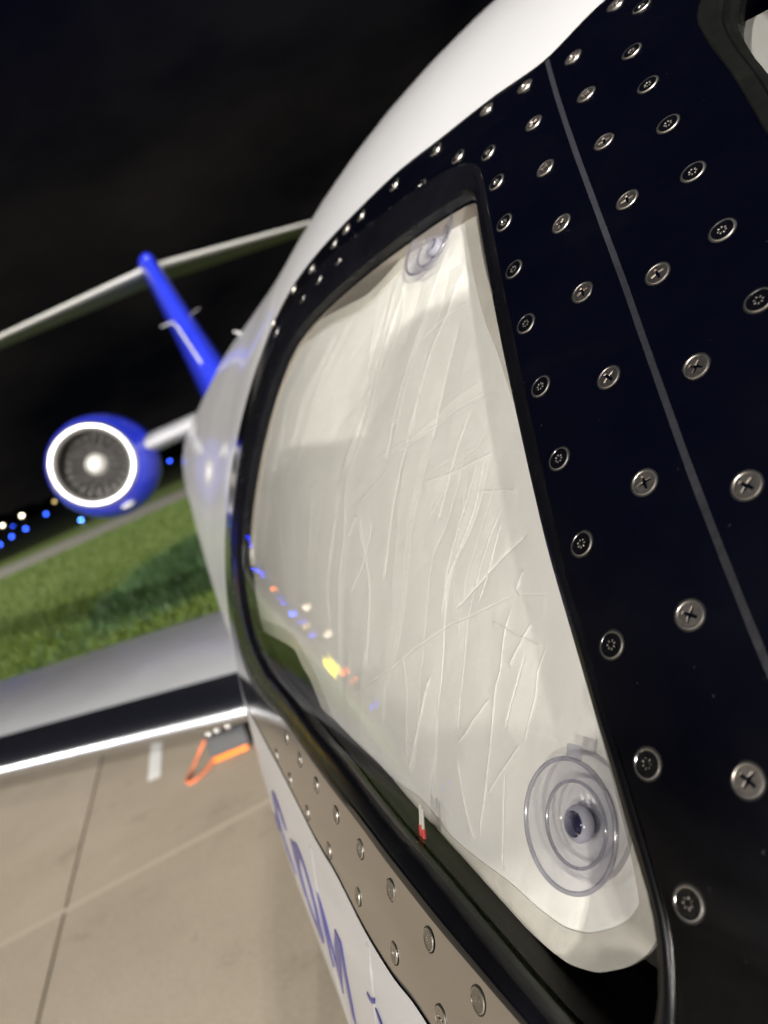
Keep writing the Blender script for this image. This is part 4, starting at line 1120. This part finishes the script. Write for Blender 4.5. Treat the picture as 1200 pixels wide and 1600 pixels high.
# cord with a red end at the lower hem, and the white hem tab at the top corner
bm = bmesh.new()
for d in (0.0, 0.003):
    q = [(CORD[0][0] + d, CORD[0][1]), (CORD[1][0] + d, CORD[1][1])]
    bm_tube(bm, [Vector(skin(a, b, -0.0135)[0]) for a, b in q], 0.0007, 8)
cord = add_obj('cord', bm_mesh('cord', bm, 40), MAT['stitch'], shade)
bm = bmesh.new()
for d in (0.0, 0.003):
    q = [(CORD[1][0] + d, CORD[1][1]), (CORD[2][0] + d, CORD[2][1])]
    bm_tube(bm, [Vector(skin(a, b, -0.0135)[0]) for a, b in q], 0.0012, 8)
add_obj('cord_end', bm_mesh('cord_end', bm, 40), MAT['red'], cord)
bm = bmesh.new()
qa = [Vector(skin(y_, p_, float(shade_off(y_)) + 0.002)[0]) for y_, p_ in HEM_TAB]
bm_tube(bm, [qa[0], (qa[0] + qa[1]) / 2, qa[1]], [0.0028, 0.0034, 0.0028], 10)
add_obj('hem_tab', bm_mesh('hem_tab', bm, 50), MAT['fabric'], shade)
# folded white blind behind the windshield corner
wq = flat(WS_SHADE)
wq = resample(wq, step=0.006, closed=True, smooth=False)
Vw, Tw = cdt([wq], grid_pts(wq[:, 0].min(), wq[:, 0].max(), wq[:, 1].min(), wq[:, 1].max(), 0.006, [wq], 0.003))
C = Vw[Tw].mean(1); k = in_poly(C[:, 0], C[:, 1], wq)
wsh = add_obj('windshield_sunshade', region_mesh('windshield_sunshade', Vw, Tw[k], lambda v: -0.026 + 0.0016 * np.array([noise.noise(Vector((a * 60, b * 60, 2))) for a, b in v]), 0.002), MAT['fabric'])
tag(wsh, 'white fabric sunshade corner behind the windshield at the upper edge', 'sunshade')

# ------------------------------------------------------------------ the ground
def sheet(name, x0, x1, y0, y1, z, mat, parent=None, kind='structure'):
    me = mesh_py(name, [(x0, y0, z), (x1, y0, z), (x1, y1, z), (x0, y1, z)], [(0, 1, 2, 3)])
    ob = add_obj(name, me, mat, parent)
    if kind: ob['kind'] = kind
    return ob
SX0, SX1 = -1.48 - 3.05 * 4, -1.48 + 3.05 * 3
SY = [4.05 - 3.8 * 3, 4.05 - 3.8 * 2, 4.05 - 3.8, 4.05, 8.9]
apron = sheet('apron', SX0, SX1, SY[0], SY[-1], -0.012, MAT['joint'])
apron['label'] = 'floodlit concrete apron of large pale slabs under the jet'
slab_cache = {}
for i in range(7):
    for j in range(len(SY) - 1):
        x0 = SX0 + 3.05 * i; x1 = x0 + 3.05; y0, y1 = SY[j], SY[j + 1]
        k = round(y1 - y0, 3)
        if k not in slab_cache:
            bm = bmesh.new(); bm_box(bm, (0, 0, -0.1), (3.05 - 0.012, k - 0.012, 0.2), None, 0.004)
            slab_cache[k] = bm_mesh('slab', bm)
            slab_cache[k].materials.append(MAT['concrete'])
        ob = bpy.data.objects.new('slab', slab_cache[k]); COL.objects.link(ob)
        ob.location = ((x0 + x1) / 2, (y0 + y1) / 2, 0); adopt(ob, apron)
js = sheet('cross_joint_seal', SX0, SX1, 4.05 - 0.022, 4.05 + 0.022, 0.0015, MAT['joint_pale'], apron, None)
far = [(-140, SX0, -130, 8.9), (SX1, 140, -130, 8.9), (SX0, SX1, -130, SY[0])]
for x0, x1, y0, y1 in far: sheet('concrete_field', x0, x1, y0, y1, -0.002, MAT['concrete'], apron, None)
mk = mesh_py('apron_dash', [(-1.075, 5.16, 0.004), (-0.985, 5.14, 0.004), (-0.985, 5.86, 0.004), (-1.075, 5.86, 0.004)], [(0, 1, 2, 3)])
add_obj('painted_dash', mk, MAT['white_mark'], apron)
sheet('grass_field', -1600, 1600, 8.9, 2500, -0.05, MAT['grass'])
tw = sheet('taxiway', -700, 700, 35.2, 43.6, -0.046, MAT['asphalt'])

# grass blades near the apron edge and a clump of taller weeds
def blades(name, n, region, hmin, hmax, wid, mat, label, lean=0.35, dens=None):
    rs = np.random.RandomState(len(name))
    vs, fs = [], []
    x0, x1, y0, y1 = region
    c = 0
    while c < n:
        x = rs.uniform(x0, x1); y = y0 + (y1 - y0) * rs.uniform(0, 1)**1.5
        if dens and rs.uniform() > dens(x, y): continue
        h = rs.uniform(hmin, hmax) * (dens(x, y)**0.5 if dens else 1); w = wid * rs.uniform(0.6, 1.3); a = rs.uniform(0, 6.28)
        lx, ly = rs.normal(0, lean, 2) * h
        b = len(vs); ux, uy = math.cos(a) * w, math.sin(a) * w
        vs += [(x - ux, y - uy, -0.06), (x + ux, y + uy, -0.06), (x + ux * .7 + lx * .35, y + uy * .7 + ly * .35, h * .55), (x - ux * .7 + lx * .35, y - uy * .7 + ly * .35, h * .55), (x + lx, y + ly, h)]
        fs += [(b, b + 1, b + 2, b + 3), (b + 3, b + 2, b + 4)]
        c += 1
    ob = add_obj(name, mesh_py(name, vs, fs), mat)
    return tag(ob, label, None, None, 'stuff')
blades('grass', 90000, (-16, 6, 8.95, 34), 0.03, 0.085, 0.009, MAT['blade_green'], 'short mown grass beyond the edge of the apron')
def wd(x, y):
    v = noise.noise(Vector((x * 2.2, y * 1.6, 4.0))) * 0.7 + 0.6
    return max(0.01, min(1.0, v * math.exp(-((x + 0.75) / 0.95)**2 - ((y - 13.0) / 1.25)**2)))
blades('tall_weeds', 14000, (-3.2, 1.2, 10.8, 15.6), 0.25, 0.75, 0.014, MAT['weed_green'], 'clump of tall dark green weeds growing beyond the wing', 0.22, wd)

# dark tree line and low far roofs on the horizon
bm = bmesh.new()
rs = np.random.RandomState(11)
for k in range(90):
    a = math.radians(-75 + 150 * k / 89.0 + rs.uniform(-0.6, 0.6)); d = rs.uniform(620, 760)
    h = rs.uniform(5, 11)
    r = bmesh.ops.create_icosphere(bm, subdivisions=2, radius=1.0)
    for v in r['verts']:
        nn_ = noise.noise(v.co * 2.1 + Vector((k, 0, 0))) * 0.35 + 1
        v.co = Vector((v.co.x * 16 * nn_ + d * math.sin(a), v.co.y * 10 * nn_ + d * math.cos(a), v.co.z * h * nn_ + h * 0.35))
tl = add_obj('tree_line', bm_mesh('tree_line', bm, 60), MAT['tree_dark'])
tag(tl, 'far dark wood along the horizon behind the airfield', None, None, 'stuff')

# ------------------------------------------------------------------ airfield lights
def lamp_mats(col, s): return emit_mat('lamp_glow', col, s)
LM = {'b': lamp_mats((0.03, 0.10, 1.0), LAMP_EMIT), 'B': lamp_mats((0.06, 0.22, 1.0), LAMP_EMIT * 1.6), 'w': lamp_mats((1.0, 0.86, 0.62), LAMP_EMIT),
      'o': lamp_mats((1.0, 0.20, 0.04), LAMP_EMIT), 'y': lamp_mats((1.0, 0.72, 0.25), LAMP_EMIT * 0.6)}
LMG = {'b': lamp_mats((0.005, 0.03, 1.0), GLASS_EMIT), 'B': lamp_mats((0.01, 0.10, 1.0), GLASS_EMIT * 1.5), 'w': lamp_mats((1.0, 0.86, 0.62), GLASS_EMIT), 'o': lamp_mats((1.0, 0.12, 0.0), GLASS_EMIT), 'y': lamp_mats((1.0, 0.72, 0.25), GLASS_EMIT * 0.6)}
WORDS = {'b': 'blue', 'B': 'bright blue', 'w': 'white', 'o': 'orange', 'y': 'pale yellow'}
lamp_cache = {}
def edge_light(x, y, z, col, R, label, group, LM=LM):
    """short stake lamp (low z) or lamp on a pole"""
    R = max(0.06, R)
    key = (LM is LMG, col, round(R, 3), round(z, 1))
    nm, cat = ('taxiway_light', 'taxiway light') if z < 1.2 else ('pole_lamp', 'pole lamp')
    t = thing(nm, (x, y, -0.05), label, cat, group)
    if key not in lamp_cache:
        bm = bmesh.new(); bm_lathe(bm, [(0, 0), (R * .9, 0), (R * .9, 0.04), (R * .25, 0.06), (R * .25, z - R * .6), (R * .6, z - R * .4), (0, z - R * .4)], 12)
        a = bm_mesh('lamp_stake', bm, 40); a.materials.append(MAT['mast'])
        bm = bmesh.new(); bm_lathe(bm, [(0, z - R * .5), (R * .8, z - R * .45), (R, z), (R * .85, z + R * .6), (0, z + R)], 16)
        b = bm_mesh('lamp_globe', bm, 60); b.materials.append(LM[col])
        lamp_cache[key] = (a, b)
    for nm2, me in zip(('lamp_stake', 'lamp_globe'), lamp_cache[key]):
        ob = bpy.data.objects.new(nm2, me); COL.objects.link(ob); ob.location = t.location; adopt(ob, t); ob.matrix_basis = Matrix.Translation(t.location)
for x, y, z, col, R, label in DIRECT_LIGHTS:
    edge_light(x, y, z, col, R, label, 'airfield lights on the horizon')
for x, y, z, col, R, label in GLASS_LIGHTS:
    edge_light(x, y, z, col, R, label, 'airfield lights mirrored in the cockpit window', LMG)
# lit yellow taxiway board
sx, sy = SIGN_AT
t = thing('taxiway_board', (sx, sy, -0.05), 'lit yellow taxiway board standing in the grass', 'sign')
rot = Matrix.Translation((sx, sy, -0.05)) @ Matrix.Rotation(math.atan2(sx, -sy) + math.pi, 4, 'Z')
bm = bmesh.new(); bm_box(bm, (0, 0, 0.75), (0.95, 0.18, 0.62), None, 0.02); bm.transform(rot)
add_obj('board_box', bm_mesh('board_box', bm, 40), MAT['mast'], t)
bm = bmesh.new(); bm_box(bm, (0, -0.094, 0.75), (0.87, 0.01, 0.54)); bm_box(bm, (0, 0.094, 0.75), (0.87, 0.01, 0.54)); bm.transform(rot)
add_obj('lit_face', bm_mesh('lit_face', bm), emit_mat('yellow_face', (1.0, 0.80, 0.0), 9.0), t)
for s in (-0.35, 0.35):
    bm = bmesh.new(); bm_tube(bm, [(s, 0, 0), (s, 0, 0.46)], 0.03, 8); bm.transform(rot)
    add_obj('leg', bm_mesh('leg', bm, 40), MAT['mast'], t)

# ------------------------------------------------------------------ chock
ck = thing('wheel_chock', P3(4.93, -0.50, -1.9), 'black rubber wheel chock with orange edge and rope loop in front of the main wheel', 'wheel chock')
CM = Matrix.Translation(P3(4.97, -0.475, -1.9)) @ Matrix.Rotation(math.radians(-14), 4, 'Z')
bm = bmesh.new()
prof_ = [(-0.085, 0.0), (0.085, 0.0), (0.075, 0.055), (0.022, 0.150), (-0.022, 0.150), (-0.075, 0.055)]
va = [bm.verts.new(CM @ Vector((-0.135, y, z))) for y, z in prof_]; vb = [bm.verts.new(CM @ Vector((0.135, y, z))) for y, z in prof_]
for k in range(6): bm.faces.new((va[k], va[(k + 1) % 6], vb[(k + 1) % 6], vb[k]))
bm.faces.new(va[::-1]); bm.faces.new(vb)
bmesh.ops.bevel(bm, geom=list(bm.edges), offset=0.006, segments=2, affect='EDGES')
add_obj('chock_body', bm_mesh('chock_body', bm, 40), MAT['chock'], ck)
bm = bmesh.new(); bm_box(bm, (0, -0.094, 0.022), (0.25, 0.020, 0.030), None, 0.006); bm.transform(CM)
add_obj('orange_edge', bm_mesh('orange_edge', bm, 40), MAT['orange'], ck)
bm = bmesh.new()
pts = [(-0.115, 0.0, 0.125), (-0.165, 0.03, 0.115), (-0.225, 0.01, 0.06), (-0.275, -0.09, 0.016), (-0.285, -0.20, 0.014), (-0.25, -0.265, 0.014), (-0.20, -0.245, 0.014), (-0.15, -0.17, 0.014), (-0.115, -0.10, 0.03)]
pr = resample([tuple(p) for p in pts], n=36)
bm_tube(bm, [CM @ Vector(p) for p in pr], 0.0085, 10)
add_obj('rope_loop', bm_mesh('rope_loop', bm, 60), MAT['rope'], ck)
for k, xx in enumerate((-0.105, -0.045, 0.035)):
    bm = bmesh.new(); bmesh.ops.create_uvsphere(bm, u_segments=14, v_segments=10, radius=0.024 - 0.003 * (k == 1))
    for v in bm.verts: v.co = CM @ (v.co + Vector((xx, 0.0, 0.165)))
    add_obj('metal_eyelet', bm_mesh('metal_eyelet', bm, 60), MAT['alu'], ck)

# ------------------------------------------------------------------ floodlight masts round the apron
lens_mat = emit_mat('floodlight_lens', (1.0, 0.95, 0.86), 12.0)
def floodlight_mast(x, y, h, power, label, target=(0.0, 3.0, 0.8), col=(1.0, 0.968, 0.91), cone=75.0):
    t = thing('floodlight_mast', (x, y, 0), label, 'floodlight mast', 'floodlight masts round the apron')
    bm = bmesh.new(); bm_tube(bm, [(x, y, 0), (x, y, h)], [0.14, 0.08], 14); bm_lathe(bm, [(0, 0), (0.28, 0), (0.28, 0.05), (0.14, 0.12), (0, 0.12)], 16, Matrix.Translation((x, y, 0)))
    add_obj('pole', bm_mesh('pole', bm, 40), MAT['mast'], t)
    d = (Vector(target) - Vector((x, y, h))).normalized(); sd = d.cross(Vector((0, 0, 1))).normalized()
    bm = bmesh.new(); bm_tube(bm, [Vector((x, y, h)) - sd * 0.6, Vector((x, y, h)) + sd * 0.6], 0.05, 10)
    add_obj('crossarm', bm_mesh('crossarm', bm, 40), MAT['mast'], t)
    for s in (-0.36, 0.36):
        c = Vector((x, y, h)) + sd * s + d * 0.18
        q = d.to_track_quat('Z', 'Y').to_matrix().to_4x4()
        mm = Matrix.Translation(c) @ q
        bm = bmesh.new(); bm_lathe(bm, [(0, -0.22), (0.12, -0.2), (0.26, 0.0), (0.28, 0.12), (0.26, 0.12), (0.24, 0.06), (0, 0.05)], 24, mm)
        hd = add_obj('lamp_head', bm_mesh('lamp_head', bm, 40), MAT['mast'], t)
        bm = bmesh.new(); bm_lathe(bm, [(0, 0.10), (0.16, 0.095), (0.235, 0.075)], 24, mm)
        add_obj('lens', bm_mesh('lens', bm, 40), lens_mat, hd)
        ld = bpy.data.lights.new('floodlight', 'SPOT')
        ld.energy = power / 2; ld.color = col; ld.spot_size = math.radians(cone); ld.spot_blend = 0.6; ld.shadow_soft_size = 0.20
        lo = bpy.data.objects.new('floodlight', ld); COL.objects.link(lo)
        lo.matrix_basis = Matrix.Translation(c + d * 0.16) @ (-d).to_track_quat('Z', 'Y').to_matrix().to_4x4()
        adopt(lo, t)
for args in MASTS: floodlight_mast(*args)


# ------------------------------------------------------------------ the photographer, whose shadow lies on the sunshade
def skin_body(name, joints, bones, radii, mat, parent, root, levels=2):
    me = bpy.data.meshes.new(name)
    names = list(joints)
    me.from_pydata([tuple(joints[k]) for k in names], [(names.index(a), names.index(b)) for a, b in bones], [])
    ob = bpy.data.objects.new(name, me); COL.objects.link(ob)
    sk = ob.modifiers.new('skin', 'SKIN'); sk.use_smooth_shade = True; sk.branch_smoothing = 0.6
    for i, k in enumerate(names):
        r = radii[k]; r = r if isinstance(r, tuple) else (r, r)
        me.skin_vertices[0].data[i].radius = r
        me.skin_vertices[0].data[i].use_root = (k == root)
    ss = ob.modifiers.new('sub', 'SUBSURF'); ss.levels = levels; ss.render_levels = levels
    dg = bpy.context.evaluated_depsgraph_get()
    ev = ob.evaluated_get(dg)
    m2 = bpy.data.meshes.new_from_object(ev)
    bpy.data.objects.remove(ob)
    for p in m2.polygons: p.use_smooth = True
    m2.materials.clear()
    return add_obj(name, m2, mat, parent)
person = thing('person', (-0.42, -0.58, 0.45), 'person in dark jacket and trousers on a step, holding a phone to the window', 'person')
M_skin = simple_mat('skin_tone', (0.42, 0.26, 0.19), 0.5, var=0.06, vscale=30)
M_jacket = simple_mat('dark_jacket', (0.022, 0.024, 0.032), 0.75, bump=0.5, bscale=50)
M_trouser = simple_mat('dark_trousers', (0.018, 0.019, 0.022), 0.8)
M_hair = simple_mat('brown_hair', (0.03, 0.02, 0.014), 0.55, bump=0.6, bscale=160)
M_shoe = simple_mat('black_shoe', (0.012, 0.012, 0.012), 0.45)
M_phone = simple_mat('phone_body', (0.02, 0.02, 0.022), 0.25)
hc = Vector((0.03, -0.42, EYE - 0.008))
face = (Vector((0.03, 0, EYE)) - hc).normalized()
back_c = -fwd; cr, cu = right, -down
hand_r = cr * 0.036 - cu * 0.065 - fwd * 0.030 + Vector((0, 0, EYE))
hand_l = -cr * 0.046 - cu * 0.060 - fwd * 0.030 + Vector((0, 0, EYE))
J = {'pelvis': (-.45, -.56, 1.34), 'waist': (-.435, -.555, 1.47), 'chest': (-.39, -.535, 1.58), 'collar': (-.285, -.51, 1.70), 'neck': (-.185, -.485, 1.76), 'skull_base': (-.07, -.455, 1.83), 'head': tuple(hc + Vector((0, 0, -0.01))),
     'sh_r': (-.22, -.62, 1.675), 'el_r': (-.205, -.39, 1.545), 'wr_r': tuple(hand_r - fwd * 0.05 - cu * 0.06),
     'sh_l': (-.44, -.43, 1.665), 'el_l': (-.36, -.24, 1.55), 'wr_l': tuple(hand_l - fwd * 0.05 - cu * 0.06),
     'hip_r': (-.39, -.64, 1.28), 'kn_r': (-.41, -.63, 0.90), 'an_r': (-.41, -.67, 0.56), 'hip_l': (-.51, -.48, 1.28), 'kn_l': (-.51, -.45, 0.90), 'an_l': (-.53, -.48, 0.56)}
jacket_j = ['pelvis', 'waist', 'chest', 'collar', 'sh_r', 'el_r', 'wr_r', 'sh_l', 'el_l', 'wr_l', 'neck']
RD = {'pelvis': (.145, .12), 'waist': (.145, .118), 'chest': (.165, .125), 'collar': (.115, .09), 'neck': .056, 'skull_base': .062, 'head': .060,
      'sh_r': .076, 'el_r': .055, 'wr_r': .036, 'sh_l': .076, 'el_l': .055, 'wr_l': .036, 'hip_r': .096, 'kn_r': .070, 'an_r': .052, 'hip_l': .096, 'kn_l': .070, 'an_l': .052}
BODY_BONES = [('pelvis', 'waist'), ('waist', 'chest'), ('chest', 'collar'), ('collar', 'neck'), ('neck', 'skull_base'), ('skull_base', 'head'), ('collar', 'sh_r'), ('sh_r', 'el_r'), ('el_r', 'wr_r'), ('collar', 'sh_l'), ('sh_l', 'el_l'), ('el_l', 'wr_l'), ('pelvis', 'hip_r'), ('hip_r', 'kn_r'), ('kn_r', 'an_r'), ('pelvis', 'hip_l'), ('hip_l', 'kn_l'), ('kn_l', 'an_l')]
body = skin_body('body', J, BODY_BONES, RD, M_skin, person, 'pelvis')
# clothing by region of the one body surface: jacket to the cuffs and collar, trousers to the ankles
BONES = [(a, b) for a, b in BODY_BONES]
cloth = {}
for a, b in BONES:
    k = 1
    if a in ('neck', 'skull_base'): k = 0
    if b == 'neck': k = 1
    if a == 'pelvis' and b.startswith('hip') or a[:3] in ('hip', 'kn_'): k = 2
    cloth[(a, b)] = k
bm_ = body.data
bm_.materials.clear()
for mm in (M_skin, M_jacket, M_trouser): bm_.materials.append(mm)
def seg_d(p, a, b):
    d = b - a; t = max(0.0, min(1.0, (p - a).dot(d) / d.length_squared)); return (p - a - d * t).length, t
for pl in bm_.polygons:
    c = pl.center
    best = min(((seg_d(c, Vector(J[a]), Vector(J[b]))[0] - 0.5 * (max(RD[b]) if isinstance(RD[b], tuple) else RD[b]), a, b) for a, b in BONES), key=lambda q: q[0])
    m_ = cloth[(best[1], best[2])]
    if m_ == 1 and c.z < 1.30: m_ = 2
    if best[2] in ('wr_r', 'wr_l') and seg_d(c, Vector(J[best[1]]), Vector(J[best[2]]))[1] > 0.97: m_ = 0
    pl.material_index = m_
# head with jaw, eyes, mouth, nose, ears; hair cap
hside = face.cross(Vector((0, 0, 1))).normalized(); hup = hside.cross(face).normalized()
HM = Matrix(((hside.x, face.x, hup.x, hc.x), (hside.y, face.y, hup.y, hc.y), (hside.z, face.z, hup.z, hc.z), (0, 0, 0, 1)))
def head_co(c, g=1.0):
    x, y, z = c
    w = 0.074 * (1 - 0.22 * max(0, -z) ** 1.3)
    d = 0.094 * (1 - 0.10 * max(0, -z) * (1 if y < 0 else 0.3))
    p = Vector((x * w, y * d, z * (0.115 if z > 0 else 0.120)))
    if y > 0.5: p.y -= 0.006 * math.exp(-((z - 0.08) / 0.14) ** 2) * math.exp(-((abs(x) - 0.38) / 0.2) ** 2)
    if y > 0 and z < -0.3: p.y += 0.010 * math.exp(-((z + 0.78) / 0.2) ** 2)
    return p * g
bm = bmesh.new(); bmesh.ops.create_uvsphere(bm, u_segments=40, v_segments=28, radius=1.0)
for v in bm.verts: v.co = HM @ head_co(v.co)
head_ob = add_obj('head', bm_mesh('head', bm, 80), M_skin, person)
bm = bmesh.new()
bm_tube(bm, [HM @ Vector(p) for p in ((0, .088, .022), (0, .098, .004), (0, .107, -.014), (0, .100, -.024), (0, .086, -.026))], [.006, .008, .0115, .010, .006], 12)
for sd_ in (-1, 1):
    bm_tube(bm, [HM @ Vector(p) for p in ((sd_ * .070, -.004, .022), (sd_ * .080, -.012, .020), (sd_ * .082, -.014, .0), (sd_ * .077, -.008, -.024), (sd_ * .069, -.002, -.030))], [.006, .010, .010, .008, .005], 10)
add_obj('nose_and_ears', bm_mesh('nose_and_ears', bm, 70), M_skin, head_ob)
for sd_ in (-1, 1):
    bm = bmesh.new(); bmesh.ops.create_uvsphere(bm, u_segments=16, v_segments=10, radius=0.0115)
    for v in bm.verts: v.co = HM @ (v.co + Vector((sd_ * .029, .078, .010)))
    add_obj('eye', bm_mesh('eye', bm, 70), MAT['white_mark'], head_ob)
    bm = bmesh.new(); bmesh.ops.create_uvsphere(bm, u_segments=12, v_segments=8, radius=0.0055)
    for v in bm.verts: v.co = HM @ (v.co + Vector((sd_ * .029, .0868, .009)))
    add_obj('iris', bm_mesh('iris', bm, 70), M_hair, head_ob)
bm = bmesh.new()
bm_tube(bm, [HM @ Vector(p) for p in ((-.022, .082, -.050), (-.010, .090, -.048), (0, .092, -.049), (.010, .090, -.048), (.022, .082, -.050))], [.002, .004, .0045, .004, .002], 8)
add_obj('mouth', bm_mesh('mouth', bm, 70), simple_mat('lip_tone', (0.38, 0.16, 0.13), 0.45), head_ob)
bm = bmesh.new(); bmesh.ops.create_uvsphere(bm, u_segments=40, v_segments=28, radius=1.0)
kill = [v for v in bm.verts if (v.co.z < 0.42 and v.co.y > 0.15) or v.co.z < -0.45 or (v.co.z < 0.0 and v.co.y > -0.25)]
bmesh.ops.delete(bm, geom=kill, context='VERTS')
for v in bm.verts:
    g = 1.075 + 0.03 * noise.noise(v.co * 7)
    v.co = HM @ head_co(v.co, g)
bmesh.ops.solidify(bm, geom=bm.faces[:], thickness=0.006)
add_obj('hair', bm_mesh('hair', bm, 70), M_hair, head_ob)
for k in ('an_r', 'an_l'):
    bm = bmesh.new(); p = Vector(J[k]); dirn = Vector((0.45, 0.89, 0)).normalized()
    bm_tube(bm, [p - dirn * .05 + Vector((0, 0, -.065)), p + Vector((0, 0, -.06)), p + dirn * .08 + Vector((0, 0, -.07)), p + dirn * .17 + Vector((0, 0, -.078)), p + dirn * .205 + Vector((0, 0, -.082))], [.034, .045, .044, .034, .018], 14)
    add_obj('shoe', bm_mesh('shoe', bm, 50), M_shoe, person)
# hands: palm, four unequal fingers round the phone's edge, thumb on the back
def hand(side, wr):
    s = 1 if side == 'r' else -1
    o = Vector((0, 0, EYE)) - fwd * 0.016
    palm0 = Vector(wr); palm1 = o + cr * s * 0.036 - cu * 0.052 - fwd * 0.026
    js = {'w': palm0, 'p': palm1}; bs = [('w', 'p')]; rd = {'w': .026, 'p': (.026, .015)}
    for i, (h, L) in enumerate(((-0.062, .82), (-0.041, .95), (-0.020, 1.0), (0.002, .92))):
        k0, k1, k2 = 'a%d' % i, 'b%d' % i, 'c%d' % i
        js[k0] = o + cr * s * 0.043 + cu * (h - 0.012) - fwd * 0.016
        js[k1] = o + cr * s * 0.046 + cu * (h - 0.004) - fwd * 0.002
        js[k2] = o + cr * s * (0.048 - 0.016 * L) + cu * h + fwd * 0.006
        bs += [('p', k0), (k0, k1), (k1, k2)]; rd.update({k0: .0095, k1: .0085, k2: .0068})
    js['t0'] = o + cr * s * 0.040 - cu * 0.055 - fwd * 0.030; js['t1'] = o + cr * s * 0.018 - cu * 0.035 - fwd * 0.018; js['t2'] = o + cr * s * 0.006 - cu * 0.020 - fwd * 0.014
    bs += [('p', 't0'), ('t0', 't1'), ('t1', 't2')]; rd.update({'t0': .013, 't1': .010, 't2': .008})
    skin_body('hand', js, bs, rd, M_skin, person, 'p', 2)
hand('r', J['wr_r']); hand('l', J['wr_l'])
ph_ = thing('phone', Vector((0, 0, EYE)) - fwd * 0.016 - cu * 0.04, 'dark phone held upright in both hands of the person', 'phone')
bm = bmesh.new()
bm_box(bm, (0, 0, 0), (0.072, 0.147, 0.008), None, 0.003)
pm = Matrix((( cr.x, cu.x, -fwd.x, 0), (cr.y, cu.y, -fwd.y, 0), (cr.z, cu.z, -fwd.z, 0), (0, 0, 0, 1)))
bm.transform(Matrix.Translation(Vector((0, 0, EYE)) - fwd * 0.016 - cu * 0.048) @ pm)
add_obj('phone_body', bm_mesh('phone_body', bm, 40), M_phone, ph_)
# work step the person stands on
stp = thing('work_step', (-0.44, -0.52, 0), 'grey two-tread aluminium work step beside the nose under the person', 'work step')
bm = bmesh.new(); bm_box(bm, (-0.44, -0.50, 0.435), (0.52, 0.62, 0.03), None, 0.005)
add_obj('tread', bm_mesh('tread', bm, 40), MAT['alu'], stp)
bm = bmesh.new(); bm_box(bm, (-0.80, -0.50, 0.22), (0.22, 0.62, 0.03), None, 0.005)
add_obj('tread', bm_mesh('tread', bm, 40), MAT['alu'], stp)
for sy_ in (-0.80, -0.20):
    for a, b in (((-0.20, 0.42), (-0.14, 0.0)), ((-0.68, 0.42), (-0.92, 0.0))):
        bm = bmesh.new(); bm_tube(bm, [(a[0], sy_, a[1]), (b[0], sy_, b[1])], 0.018, 10)
        add_obj('leg', bm_mesh('leg', bm, 40), MAT['alu'], stp)
